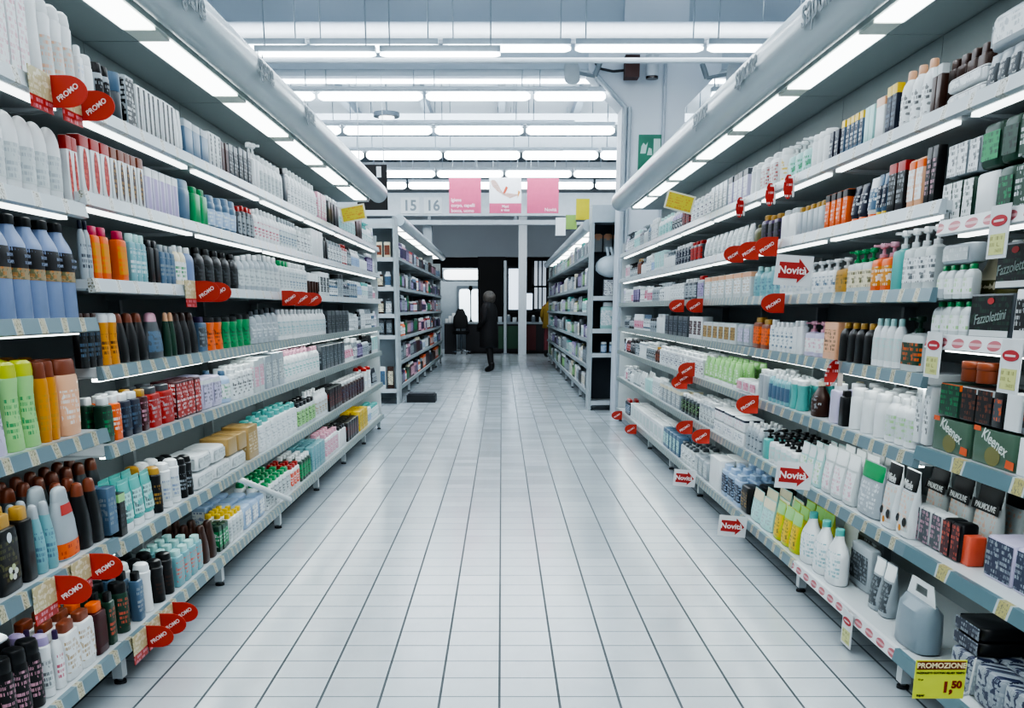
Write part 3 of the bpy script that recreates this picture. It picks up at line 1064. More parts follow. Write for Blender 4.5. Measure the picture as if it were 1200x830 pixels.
# lit canopies above the shelves
def canopy(name, side, xt, y0, y1, bounds, zl, zc, rt, xl0, xl1, xback, label, words, gap=.12):
    s = side
    r = empty(name, (s * xt, (y0 + y1) / 2, zl))
    tag(r, label, 'canopy')
    oy = (y0 + y1) / 2
    g = G()
    n = 28
    R = [[(rt * math.cos(2 * PI * j / n), y - oy, zc - zl + rt * math.sin(2 * PI * j / n)) for j in range(n)] for y in (y0, y1)]
    g.rings(R, panel_mat('canopy_tube', 'b4c0c7', 'bfc9cf', 1.0, .25))
    obj('tube', g.mesh('canopy_tube'), r)
    g = G()
    xa, xb = sorted((s * (xl1 + .002) - s * xt, s * xback - s * xt))
    for u, v in zip(bounds, bounds[1:]):
        g.box(xa, xb, u + .004 - oy, v - .004 - oy, 0.0, .03, soffit_mat)
    obj('soffit', g.mesh('canopy_soffit'), r)
    g = G()
    xa, xb = sorted((s * (xl0 - .01) - s * xt, s * (xl1 + .02) - s * xt))
    g.box(xa, xb, y0 - oy, y1 - oy, .012, .06, mat('c3cbc9', .4))
    obj('light_trough', g.mesh('light_trough'), r)
    xa, xb = sorted((s * xl0 - s * xt, s * xl1 - s * xt))
    for u, v in zip(bounds, bounds[1:]):
        L = v - u
        g = G()
        ya, yb = u + .02 - oy, v - .02 - oy - L * gap
        g.add([(xa, ya, .002), (xb, ya, .002), (xb, yb, .002), (xa, yb, .002), (xa, ya, .011), (xb, ya, .011), (xb, yb, .011), (xa, yb, .011)],
              [(0, 1, 2, 3), (4, 5, 6, 7), (0, 1, 5, 4), (1, 2, 6, 5), (2, 3, 7, 6), (3, 0, 4, 7)], CANL)
        obj('light_panel', g.mesh('light_panel'), r)
        g = G()
        g.box(xa, xb, yb + .01, v + .01 - oy, .001, .010, mat('e6ebe4', .3))
        obj('end_reflector', g.mesh('end_reflector'), r)
    g = G()
    xa, xb = sorted((s * xl0 - s * xt, s * xback - s * xt))
    g.poly([(xa, 0, 0), (xb, 0, 0), (xb, 0, .06), (xa, 0, .09)], .02, (0, 1, 0), mat('aeb9bf', .4))
    oe = obj('end_panel', g.mesh('end_panel'), r)
    oe.location = (0, y1 - oy, 0)
    for (t, y, ang, size) in words:
        # letters painted on the round tube, facing the aisle
        ca, sa = math.cos(ang), math.sin(ang)
        nrm = Vector((-s * ca, 0, sa))
        up = Vector((s * sa, 0, ca))
        right = up.cross(nrm)
        o = nrm * (rt + .002)
        lettering(r, t, size, '52646e', frame((o.x, y - oy, zc - zl + o.z), right, up), bold=.002)
    return r


ZL = 2.34
canopy('shelf_canopy', -1, 1.275, LB[0], LB[-1], LB, ZL, ZL + .085, .095, 1.375, 1.50, 1.76, 'long grey tubular lit canopy over the left shelving', [('igiene', 4.2, .0, .15), ('igiene', 5.42, .05, .15), ('igiene', 6.6, .05, .15)])
canopy('shelf_canopy', 1, 1.325, RB[0], RB[-1], RB, ZL, ZL + .085, .105, 1.44, 1.55, 1.82, 'long grey tubular lit canopy over the right shelving', [('sapone', 4.22, .0, .17), ('sapone', 5.42, .05, .16), ('sapone', 6.6, .05, .16)])

# ------------------------------------------------------------------ far racks beyond the cross aisle
FZ = [1.96, 1.56, 1.22, .88, .54, .2]
XFL, XFR = -1.43, 1.13
FLB = [14.25 + 1.7 * i for i in range(7)]
FRB = [13.3 + 1.7 * i for i in range(8)]
darkrail = [mat('8d989d', .4)]
for i in range(6):
    shelf_bay('far_shelving_bay', -1, XFL, FLB[i], FLB[i + 1], FZ, 'far rack beyond the cross aisle behind the left shelving, %s bay' % BN[i], 'far left rack bays', darkrail, strips=0, foot1=(i == 5), top=2.3, far=True)
for i in range(7):
    shelf_bay('far_shelving_bay', 1, XFR, FRB[i], FRB[i + 1], FZ, 'far rack beyond the cross aisle behind the right shelving, %s bay' % BN[i], 'far right rack bays', darkrail, strips=0, foot1=(i == 6), top=2.25, far=True)
canopy('far_canopy', -1, 1.40, FLB[0], FLB[-1], FLB, 2.40, 2.44, .075, 1.46, 1.62, 1.88, 'slim lit canopy over the far left rack', [])
canopy('far_canopy', 1, 1.10, FRB[0], FRB[-1], FRB, 2.26, 2.30, .07, 1.16, 1.32, 1.58, 'slim lit canopy over the far right rack', [])


# end displays facing the camera
def end_display(name, xa, xb, Y, zs, top, label, backcol, zhead=None):
    r = empty(name, ((xa + xb) / 2, Y, 0))
    tag(r, label, 'shelving')
    c = (xa + xb) / 2
    g = G().box(xa - c, xb - c, .40, .42, .05, top, mat(backcol, .6))
    obj('back_panel', g.mesh('back_panel'), r)
    for xx in (xa, xb - .035):
        obj('upright', G().box(xx - c, xx - c + .035, .0, .42, 0, top, mat('a9b2b6', .4)).mesh('upright'), r)
    for z in zs:
        sh = obj('shelf', G().box(xa - c + .036, xb - c - .036, .02, .40, z - .03, z, white_metal).mesh('shelf'), r)
        obj('price_rail', G().box(xa - c + .036, xb - c - .036, .0, .019, z - .05, z + .005, mat('c2cace', .4)).mesh('price_rail'), sh)
    if zhead:
        obj('header', G().box(xa - c, xb - c, -.02, .42, zhead[0], zhead[1], mat('b9c3ca', .4)).mesh('header'), r)
    return r


EY = 13.78
end_display('end_display_shelf', -2.35, XFL + .02, EY, [2.35, 1.93, 1.55, 1.20, .92, .2], 2.45, 'white end display shelving facing the cross aisle, by the far left rack', 'aeb8bd')
EYR = 12.86
end_display('end_display_shelf', XFR - .02, 2.05, EYR, [1.42, 1.02, .72, .12], 2.30, 'dark-backed end display facing the cross aisle, by the far right rack', '4a525a', (2.30, 2.50))
# ------------------------------------------------------------------ stocking the shelves
LEVN7 = ['top', 'second', 'third', 'fourth', 'fifth', 'sixth', 'bottom']
LEVN6 = ['top', 'second', 'third', 'fourth', 'fifth', 'bottom']
FOOT = dict(can=1.0, slim=1.0, jar=1.0, oval=.62, rect=.6, taper=.7, broad=.55, neck=.75, waist=.6, pump=.7, tube=.55, box=.55, pack=.7, pouch=.55, bag=.7, egg=.9)
rng = random.Random(3)


def stock(side, first_bay, lev, entries, setback=.03, deep=1, zoff=0.0):
    """entries run from the near end: (x0, x1, count, height, shape, description, body, cap, label, ink[, options])"""
    X0 = XL if side < 0 else XR
    B = LB if side < 0 else RB
    L = LZ[('L' if side < 0 else 'R') + ('0' if first_bay else '1')]
    names = LEVN6 if first_bay else LEVN7
    z = L[lev]
    where = '%s %s shelf' % ('left' if side < 0 else 'right', names[lev])
    Xf = abs(X0) + setback
    for e in entries:
        x0, x1, n, h, typ, desc, body, cap, lab, ik = e[:10]
        op = e[10] if len(e) > 10 else {}
        xf = Xf + op.get('in', 0)
        ya, yb = aisle_y(x0, xf, z - H), aisle_y(x1, xf, z - H)
        p = (yb - ya) / n
        w = p * op.get('fill', .90)
        wm_ = op.get('wmax')
        if wm_:
            w = min(w, wm_)
        d = op.get('d') or max(.022, min(w * FOOT[typ], .085 if typ in ('pack', 'bag', 'pouch', 'box') else .062))
        if typ in ('can', 'slim', 'jar'):
            d = min(w, .066)
            w = min(w, d * 1.15)
        dn = op.get('deep', deep)
        for i in range(n):
            Y = ya + p * (i + .5)
            if Y + w / 2 > B[-1] - .02 or Y < 1.9:
                continue
            bi = 0
            while bi < len(B) - 2 and Y > B[bi + 1]:
                bi += 1
            hs = h * op.get('hv', 1)
            if Y > 5.0 and not op.get('z') and typ != 'pack' and op.get('name') not in ('sanitary_box', 'soap_multipack'):
                room = (L[lev - 1] - z - .065) if lev > 0 else .26
                hs = min(h * min(1.24, 1 + (Y - 5.0) * .3), max(h, room))
            hs = round(hs, 2)
            k = 20 if Y < 4.7 else (12 if Y < 7.2 else 8)
            for j in range(dn if Y < 7.5 else min(dn, 1 if lev < 3 else 2)):
                xx = xf + d / 2 + j * (d + .012)
                if xx + d / 2 > abs(X0) + DEPTH - .01:
                    break
                nm, cat = op.get('name') or KIND[typ][0], op.get('cat') or KIND[typ][1]
                if nm == 'shower_gel_bottle' and Y > 5.5:
                    nm = 'toiletry_bottle'
                jit = rng.uniform(-.004, .004)
                put(typ, nm, cat, desc, where, BN[bi] + ' bay', j, side * (xx + abs(jit)), Y + jit * .3, z + zoff + op.get('z', 0), side, w, d, hs, body, cap, lab, ik, k, op.get('o', ''),
                    parts_too=Y < 6.2, rz=op.get('rz', 0) + (rng.uniform(-.05, .05) if typ not in ('box', 'pack') else 0), tilt=op.get('tilt', 0))


FT = [('rect', 'rect'), ('oval', 'oval'), ('tube', 'tube'), ('box', 'box'), ('can', 'can'), ('pump', 'pump'), ('waist', 'waist'), ('broad', 'broad')]


def fill(side, lev, x0, x1, cols, hr, step=.11, types=None, deep=1, setback=.03):
    """mixed small stock on the distant bays: runs of two to five alike"""
    X0 = XL if side < 0 else XR
    z = LZ['L1' if side < 0 else 'R1'][lev]
    y = aisle_y(x0, abs(X0) + setback, z - H)
    ye = min(aisle_y(x1, abs(X0) + setback, z - H), (LB if side < 0 else RB)[-1] - .04)
    ents = []
    dx = lambda Y: CX + side * F * (abs(X0) + setback) / (Y * CT - (z - H) * ST)
    while y < ye - .03:
        n = rng.randint(2, 5)
        st = step * rng.uniform(.75, 1.2)
        n = max(1, min(n, int((ye - y) / st)))
        b, c, l, ik = rng.choice(cols)
        typ = rng.choice(types or ['rect', 'oval', 'box', 'can', 'pump', 'tube', 'waist', 'broad'])
        kd = KIND[typ][0].replace('_', ' ')
        desc = '%s %s' % (CNAME[b], kd)
        if l:
            desc += ' with %s label' % CNAME[l]
        elif c and c != b and typ not in ('box', 'pack', 'pouch'):
            desc += ' with %s cap' % CNAME[c]
        ents.append((dx(y), dx(y + n * st), n, rng.uniform(*hr), typ, desc, b, None if typ in ('box', 'pack', 'pouch') and not l else c, l, ik))
        y += n * st
    stock(side, False, lev, ents, setback=setback, deep=deep)


LIGHTS = [('G', 'W', 'DG', 'W'), ('SV', 'K', 'SV', 'K'), ('SB', 'W', 'SV', 'DG'), ('W', 'W', 'LB', 'BL'), ('W', 'SV', None, 'K'), ('OW', 'W', 'W', 'G'), ('W', 'LT', 'LT', 'T'), ('LT', 'W', None, 'K'), ('SV', 'DG', 'W', 'DG'), ('W', 'W', 'PK', 'HP'), ('LV', 'W', 'W', 'PU'),
          ('W', 'OW', 'W', 'DG'), ('OW', 'G', None, 'K'), ('W', 'T', 'W', 'T'), ('G', 'W', 'W', 'K'), ('W', 'W', None, 'K')]
DARKS = [('K', 'K', 'DG', 'W'), ('DG', 'K', 'G', 'W'), ('N', 'SV', 'SV', 'K'), ('BR', 'GD', 'CP', 'K'), ('PU', 'W', 'LI', 'K'), ('MR', 'W', 'RD', 'W'), ('SB', 'W', 'W', 'N')]
MIXED = LIGHTS * 2 + DARKS + [('GN', 'W', 'W', 'GN'), ('O', 'W', 'W', 'RD'), ('Y', 'W', 'W', 'OL'), ('LI', 'W', 'W', 'PU'), ('TB', 'W', 'W', 'SB')]

# ---- left side, top shelf
stock(-1, False, 0, [
    (2, 39, 3, .30, 'box', 'white box with pink and red print', 'W', None, 'W', 'PK', {'o': 'f', 'd': .05, 'fill': .95}),
    (41, 61, 1, .31, 'slim', 'tall white smooth spray can', 'W', 'W', None, None, {'name': 'hair_spray_can'}),
    (61, 97, 3, .255, 'slim', 'white spray can with peach stripe', 'W', 'W', 'OW', 'PE', {}),
    (97, 104, 1, .18, 'rect', 'short white shower bottle', 'W', 'W', 'W', 'LB', {}),
    (104, 119, 1, .175, 'can', 'plain white deodorant can with a round top', 'W', 'W', None, None, {}),
    (121, 136, 2, .165, 'can', 'black and silver deodorant can', 'SV', 'K', 'K', 'SV', {}),
    (137, 152, 1, .175, 'jar', 'dark slate jar with steel lid', 'DG', 'SB', 'N', 'SV', {'name': 'hair_wax_jar'}),
    (152, 163, 1, .18, 'box', 'chrome and black box', 'SV', None, 'K', 'W', {'o': 'f'}),
    (164, 208, 8, .175, 'box', 'black and white striped slim box', 'W', None, 'K', 'DG', {'d': .035, 'fill': .85, 'o': 'n'}),
    (209, 217, 2, .165, 'tube', 'silver white upright tube', 'W', 'SV', None, 'K', {}),
    (218, 247, 3, .155, 'box', 'slate blue box with chrome top', 'SB', 'SV', None, 'K', {'fill': .96}),
    (248, 262, 3, .16, 'box', 'white box with dark stripe', 'W', None, 'DG', 'W', {'fill': .85, 'o': 'n'}),
    (262, 270, 2, .15, 'box', 'dark brown plum box', 'BR', None, 'MR', 'K', {}),
    (270, 297, 5, .15, 'box', 'dark patterned hair dye box', 'DG', None, 'K', 'SV', {'name': 'hair_dye_box', 'fill': .85}),
    (298, 308, 2, .20, 'pump', 'white tall pump bottle', 'W', 'W', None, 'K', {}),
    (308, 334, 6, .165, 'oval', 'white oval lotion bottle', 'W', 'W', 'OW', 'SV', {'name': 'lotion_bottle'}),
    (334, 339, 1, .17, 'rect', 'dark charcoal bottle', 'DG', 'K', None, 'K', {}),
    (340, 373, 9, .185, 'oval', 'white lotion bottle with grey print', 'W', 'OW', 'W', 'G', {'name': 'lotion_bottle'}),
    (374, 384, 3, .16, 'box', 'pale pink box', 'PK', None, 'W', 'HP', {}),
    (385, 399, 4, .18, 'rect', 'black bottle with white shoulder', 'K', 'W', None, 'K', {}),
    (400, 418, 6, .16, 'oval', 'white small lotion bottle', 'W', 'W', 'LT', 'G', {'name': 'lotion_bottle'}),
    (418, 425, 2, .16, 'box', 'dark brown small box', 'BR', None, None, 'K', {}),
])
fill(-1, 0, 426, 448, LIGHTS, (.13, .18))
# ---- second shelf
stock(-1, True, 1, [
    (-22, 82, 6, .215, 'arch', 'large white oval shampoo bottle', 'W', 'W', 'OW', 'SV', {'name': 'shampoo_bottle', 'fill': .95, 'd': .06}),
    (84, 98, 2, .20, 'box', 'white box with red swirl and red top', 'W', 'RD', 'RD', 'CO', {'name': 'hair_dye_box', 'fill': .88, 'o': 'v'}),
])
stock(-1, False, 1, [
    (99, 134, 3, .185, 'box', 'white box with red swirl, red top', 'W', 'RD', 'RD', 'CO', {'name': 'hair_dye_box', 'fill': .88, 'o': 'v'}),
    (135, 172, 5, .18, 'box', 'white box with dark curl, brown top', 'W', 'CP', 'BR', 'GD', {'name': 'hair_dye_box', 'fill': .88, 'o': 'v'}),
    (174, 212, 5, .16, 'box', 'lilac box with white top', 'LV', 'W', 'LI', 'LI', {'name': 'hair_dye_box', 'fill': .9, 'o': 'n'}),
    (214, 229, 1, .165, 'broad', 'grey-blue rounded bottle', 'SB', 'SB', None, 'W', {'d': .055}),
    (230, 247, 2, .16, 'rect', 'dark green bottle', 'GN', 'GN', None, 'W', {}),
    (248, 281, 4, .155, 'broad', 'grey-blue shampoo bottle with pale label', 'SB', 'SB', 'LB', 'W', {}),
    (282, 300, 4, .14, 'rect', 'dark small bottle with red cap', 'DG', 'RD', 'G', 'K', {}),
    (301, 330, 7, .145, 'oval', 'white shampoo bottle with coloured spot', 'W', 'W', 'W', 'HP', {}),
    (331, 350, 6, .145, 'oval', 'white shampoo bottle with teal print', 'W', 'SV', 'OW', 'SB', {}),
    (351, 366, 4, .14, 'rect', 'pale grey shower bottle', 'OW', 'W', 'W', 'DG', {}),
    (366, 380, 3, .15, 'box', 'plain white tall box', 'W', None, None, 'K', {}),
    (380, 386, 2, .14, 'rect', 'black small bottle', 'K', 'K', None, 'K', {}),
    (386, 402, 5, .13, 'rect', 'silver grey small bottle', 'SV', 'G', 'W', 'K', {}),
    (402, 408, 2, .14, 'rect', 'red bottle with red cap', 'RD', 'RD', 'W', 'RD', {}),
])
fill(-1, 1, 409, 448, DARKS + LIGHTS, (.11, .16))
# ---- third shelf
stock(-1, True, 2, [
    (-20, 98, 6, .275, 'flask', 'large blue bottle, dark fruit label', 'BL', 'K', None, 'N', {'name': 'bath_foam_bottle', 'fill': .96, 'd': .075}),
])
stock(-1, False, 2, [
    (101, 113, 2, .185, 'oval', 'pale grey bottle with dark oval', 'SV', 'N', 'SV', 'N', {}),
    (115, 133, 2, .165, 'rect', 'orange bottle with pointed pink cap', 'O', 'HP', 'AM', 'O', {'name': 'sun_milk_bottle'}),
    (141, 156, 1, .165, 'rect', 'third orange bottle with magenta cap', 'O', 'HP', 'AM', 'O', {'name': 'sun_milk_bottle', 'wmax': .07}),
    (157, 177, 3, .165, 'rect', 'clear blue-green slim bottle', 'TB', 'LT', 'TB', 'W', {}),
    (178, 191, 2, .16, 'rect', 'black shower bottle', 'K', 'K', None, 'K', {}),
    (192, 209, 3, .155, 'rect', 'slate grey shower bottle', 'SB', 'G', 'SB', 'G', {}),
    (210, 223, 2, .16, 'oval', 'cream white bottle', 'CR', 'W', 'W', 'GN', {}),
    (224, 232, 1, .16, 'oval', 'grey-blue narrow bottle', 'BL', 'W', None, 'K', {}),
    (234, 283, 5, .165, 'oval', 'glossy black bottle with white stripe', 'K', 'K', 'K', 'DG', {'fill': .94}),
    (284, 330, 8, .16, 'oval', 'pale grey shampoo bottle', 'SV', 'W', 'OW', 'G', {}),
    (331, 342, 3, .15, 'rect', 'white slim bottle with green cap', 'W', 'GN', 'OW', 'G', {}),
    (342, 362, 6, .15, 'rect', 'white slim bottle', 'W', 'W', 'OW', 'SB', {}),
    (363, 376, 4, .12, 'jar', 'dark small jar with white lid', 'BR', 'W', 'OL', 'K', {}),
    (376, 387, 3, .14, 'box', 'black and white small box', 'W', None, 'K', 'W', {}),
])
fill(-1, 2, 388, 448, DARKS + LIGHTS, (.10, .15))
# ---- fourth shelf (first bay keeps its own levels)
stock(-1, True, 3, [
    (-8, 16, 1, .26, 'waist', 'clear lilac shampoo bottle', 'LV', 'LI', 'LV', 'DG', {'d': .055}),
    (17, 55, 2, .24, 'waist', 'clear green shampoo bottle, lime cap', 'LG', 'YG', 'LG', 'GN', {'d': .055, 'fill': .97}),
    (56, 78, 2, .23, 'broad', 'slim amber bottle with orange cap', 'AM', 'CP', 'AM', 'GD', {'d': .05}),
    (79, 104, 1, .235, 'broad', 'large golden oil bottle', 'PE', 'CP', 'PE', 'W', {'d': .055}),
    (-40, 55, 6, .235, 'rect', 'dark brown bottle at the back', 'BR', 'AM', 'K', 'CP', {'in': .16}),
], deep=2)
stock(-1, False, 3, [
    (99, 124, 3, .17, 'rect', 'black brown bottle with grey stripe', 'K', 'BR', 'K', 'SB', {}),
    (126, 145, 2, .165, 'waist', 'amber oil bottle with white cap', 'AM', 'W', 'AM', 'BR', {}),
    (146, 178, 3, .175, 'taper', 'black tapered bottle, copper cap', 'K', 'CP', None, 'K', {'fill': .97}),
    (179, 198, 1, .17, 'taper', 'charcoal tapered bottle, pink cap', 'DG', 'PK', 'SB', 'DG', {'d': .06}),
    (200, 210, 2, .165, 'taper', 'dark green black bottle, peach cap', 'DGN', 'PE', None, 'K', {}),
    (211, 236, 3, .17, 'taper', 'black tapered bottle, dark copper cap', 'K', 'BR', None, 'K', {'fill': .97}),
    (237, 246, 1, .15, 'rect', 'grey purple printed bottle', 'SB', 'PU', 'DG', 'G', {}),
    (247, 265, 2, .15, 'waist', 'orange waisted bottle with black cap', 'O', 'K', 'O', 'BR', {'fill': .97, 'o': 'q'} if False else {'fill': .97}),
    (266, 297, 4, .15, 'waist', 'green waisted bottle with black cap', 'GN', 'K', 'GN', 'DGN', {'fill': .97}),
    (298, 329, 5, .15, 'oval', 'silver grey shampoo bottle', 'SV', 'DG', 'SV', 'W', {}),
    (330, 384, 13, .145, 'oval', 'white balsam bottle with aqua print', 'W', 'W', 'OW', 'TB', {}),
    (385, 410, 6, .14, 'box', 'dark grey small box', 'DG', None, 'K', 'G', {}),
])
fill(-1, 3, 410, 448, MIXED, (.11, .15))
# ---- fifth shelf
stock(-1, True, 4, [
    (-32, 2, 1, .215, 'rect', 'black bottle with gold cap, half in view', 'K', 'GD', None, 'K', {'d': .055}),
    (3, 33, 1, .215, 'rect', 'black gold-capped bottle with white seal', 'K', 'GD', 'K', 'OL', {'d': .055}),
    (35, 50, 1, .215, 'rect', 'black gold-capped bottle beside the clear ones', 'K', 'GD', None, 'K', {'d': .055}),
    (52, 73, 2, .205, 'taper', 'clear teal bottle with silver cap', 'TB', 'SV', 'TB', 'SB', {'d': .05}),
    (76, 101, 1, .22, 'taper', 'large clear grey bottle with red label', 'SV', 'SV', None, 'K', {'d': .06, 'fill': .97}),
    (102, 128, 2, .215, 'taper', 'black conditioner bottle with copper cap', 'K', 'CP', None, 'K', {'d': .058, 'fill': .97}),
    (130, 141, 1, .16, 'box', 'slate blue thin box', 'SB', None, 'SB', 'G', {}),
    (20, 128, 7, .21, 'taper', 'dark bottle with copper cap', 'DG', 'CP', None, 'K', {'in': .17}),
], deep=2)
stock(-1, False, 4, [
    (127, 138, 1, .15, 'rect', 'dark green square bottle', 'DGN', 'W', 'DGN', 'GN', {}),
    (138, 147, 1, .155, 'rect', 'orange flat bottle with white cap', 'O', 'W', 'O', 'W', {}),
    (148, 169, 2, .155, 'rect', 'navy bottle with white cap', 'N', 'W', 'N', 'SB', {'fill': .96}),
    (170, 179, 1, .155, 'rect', 'maroon bottle with gold band', 'MR', 'GD', 'MR', 'PK', {}),
    (180, 208, 2, .15, 'rect', 'red shower bottle with grey top', 'RD', 'DG', 'RD', 'SV', {'fill': .95}),
    (209, 238, 4, .15, 'box', 'dark red box with white print', 'MR', None, 'RD', 'W', {'name': 'soap_box', 'fill': .95, 'o': 'f'}),
    (240, 263, 2, .135, 'pack', 'lilac white soft pack', 'LV', 'W', 'LV', 'N', {}),
    (264, 275, 1, .15, 'oval', 'light blue bottle', 'LB', 'SB', 'W', 'GN', {}),
    (276, 299, 4, .15, 'rect', 'white slim bottle with black letters', 'W', 'W', 'W', 'K', {}),
    (300, 312, 2, .15, 'box', 'white box with pink panel', 'OW', None, 'PK', 'W', {}),
    (313, 335, 3, .15, 'box', 'pale grey carton', 'SV', None, 'OW', 'DG', {}),
    (336, 376, 10, .145, 'oval', 'white bottle with pink cap', 'W', 'PK', 'W', 'T', {}),
    (378, 405, 6, .14, 'box', 'charcoal carton', 'DG', None, 'DG', 'SV', {}),
], deep=2)
fill(-1, 4, 406, 448, MIXED, (.10, .15), deep=2)
# ---- sixth shelf
stock(-1, False, 5, [
    (143, 151, 1, .15, 'box', 'black box with green and white flower', 'K', 'LG', 'K', 'DG', {}),
    (152, 188, 3, .185, 'tube', 'aqua tube with dark lettering', 'T', 'W', 'LT', 'DG', {'o': '', 'fill': .95}),
    (189, 196, 1, .18, 'slim', 'black can with gold top', 'K', 'GD', 'K', 'GD', {}),
    (198, 217, 2, .18, 'slim', 'white slim spray can', 'W', 'W', 'OW', 'BL', {}),
    (218, 230, 2, .165, 'slim', 'black slim spray can, white lettering', 'K', 'K', 'K', 'SV', {}),
    (232, 290, 3, .075, 'pack', 'white wrapped soap multipack', 'W', None, 'OW', 'G', {'d': .16, 'deep': 1, 'fill': .97, 'name': 'soap_multipack'}),
    (234, 268, 2, .075, 'pack', 'upper white wrapped soap multipack', 'W', None, 'OW', 'G', {'z': .078, 'd': .15, 'deep': 1, 'name': 'soap_multipack'}),
    (269, 292, 2, .078, 'box', 'upper kraft soap carton', 'TN', None, None, 'K', {'z': .078, 'd': .14, 'deep': 1, 'name': 'soap_box'}),
    (292, 305, 1, .155, 'box', 'tall kraft carton with white seal', 'TN', None, 'TN', 'CR', {'d': .14, 'deep': 1, 'name': 'soap_box'}),
    (307, 350, 7, .15, 'rect', 'white bottle with aqua cap', 'W', 'T', 'W', 'SV', {}),
    (351, 372, 5, .14, 'rect', 'white green bottle with dark cap', 'OW', 'K', 'LG', 'K', {}),
    (373, 386, 4, .15, 'oval', 'white bottle with tan print', 'W', 'W', 'OW', 'TN', {}),
    (387, 402, 5, .14, 'box', 'black box with red print', 'K', None, 'K', 'RD', {}),
    (403, 428, 8, .14, 'rect', 'dark bottle with white cap', 'BR', 'W', 'MR', 'SB', {}),
    (429, 437, 2, .17, 'slim', 'white trigger spray with red neck', 'W', 'RD', 'W', 'LB', {}),
], deep=2)
fill(-1, 5, 438, 448, DARKS, (.09, .14), deep=2)
# ---- bottom shelf
stock(-1, True, 5, [
    (-14, 14, 1, .20, 'can', 'red deodorant can with black top', 'RD', 'K', 'RD', 'W', {'d': .06}),
    (15, 60, 3, .205, 'can', 'black deodorant can with red print', 'K', 'K', 'K', 'PK', {}),
    (61, 72, 1, .19, 'slim', 'white roll-on bottle with lilac cap', 'W', 'LI', 'OW', 'DG', {}),
    (73, 82, 1, .185, 'oval', 'white bottle with purple cap', 'W', 'PU', 'W', 'HP', {}),
    (83, 117, 2, .185, 'rect', 'white milk bottle with orange-brown cap', 'W', 'CP', 'W', 'TN', {'fill': .94, 'd': .05}),
    (118, 132, 1, .175, 'rect', 'maroon flat bottle with orange cap', 'MR', 'O', 'MR', 'BR', {}),
    (133, 141, 1, .185, 'rect', 'dark green bottle, half hidden', 'DGN', 'K', 'DGN', 'CO', {}),
], deep=3)
stock(-1, False, 6, [
    (142, 164, 1, .185, 'can', 'dark green can with black and white cap', 'DGN', 'K', 'DGN', 'CO', {'wmax': .07}),
    (165, 173, 1, .18, 'rect', 'slate blue patterned bottle with black cap', 'SB', 'K', 'SB', 'SV', {}),
    (174, 187, 1, .19, 'slim', 'plain white spray can', 'W', 'W', None, 'K', {}),
    (188, 210, 2, .165, 'slim', 'black spray can with silver foot', 'K', 'K', 'K', 'BR', {'fill': .8}),
    (211, 241, 4, .155, 'rect', 'teal bottle with coral print', 'TB', 'LT', 'TB', 'CO', {}),
    (242, 258, 2, .17, 'taper', 'dark brown pointed bottle', 'BR', 'BR', None, 'K', {}),
    (259, 270, 3, .12, 'box', 'dark green small box', 'DGN', None, 'GN', 'W', {}),
    (271, 287, 4, .145, 'rect', 'white bottle with yellow cap', 'W', 'Y', 'OW', 'G', {}),
    (288, 312, 3, .12, 'pack', 'blue and white patterned pack', 'LB', None, 'W', 'BL', {}),
    (315, 342, 6, .13, 'rect', 'white grey bottle with green cap', 'W', 'GN', 'OW', 'DG', {}),
    (343, 353, 3, .12, 'rect', 'red and white bottle', 'W', 'RD', 'CO', 'W', {}),
    (354, 366, 4, .13, 'rect', 'dark green bottle with white cap', 'DGN', 'W', 'GN', 'K', {}),
    (367, 382, 5, .14, 'box', 'teal blue carton', 'TB', None, 'TB', 'SB', {}),
    (383, 398, 5, .15, 'rect', 'white pink bottle with pink cap', 'W', 'PK', 'PK', 'W', {}),
    (399, 407, 3, .14, 'rect', 'white bottle with black cap', 'W', 'K', None, 'K', {}),
    (408, 421, 5, .13, 'box', 'black carton', 'K', None, 'DG', 'RD', {}),
    (422, 432, 3, .145, 'box', 'yellow carton', 'Y', None, 'Y', 'OL', {}),
], deep=3)
fill(-1, 6, 433, 448, LIGHTS, (.10, .14), deep=2)

# ---- right side, top shelf
stock(1, True, 0, [
    (1250, 1149, 7, .105, 'tube', 'silver tube with dark stripe', 'SV', 'SV', 'DG', 'W', {'d': .04}),
    (1149, 1103, 4, .165, 'rect', 'dark brown bottle with orange rim', 'BR', 'BR', None, 'K', {'o': 'r', 'in': .05, 'fill': .96}),
    (1100, 1086, 2, .15, 'box', 'dark brown slim box', 'BR', 'OW', None, 'K', {'fill': .75}),
])
stock(1, True, 0, [
    (1255, 1147, 1, .085, 'pack', 'long silver film-wrapped pack on top', 'SV', None, 'W', 'SV', {'d': .14, 'z': .107, 'fill': .97, 'name': 'film_wrapped_pack'}),
    (1152, 1104, 1, .045, 'pack', 'lower white label pack', 'W', 'K', 'W', 'SV', {'d': .035, 'name': 'label_pack'}),
    (1152, 1104, 1, .045, 'pack', 'upper white label pack', 'W', 'K', 'W', 'SV', {'d': .035, 'z': .047, 'name': 'label_pack'}),
])
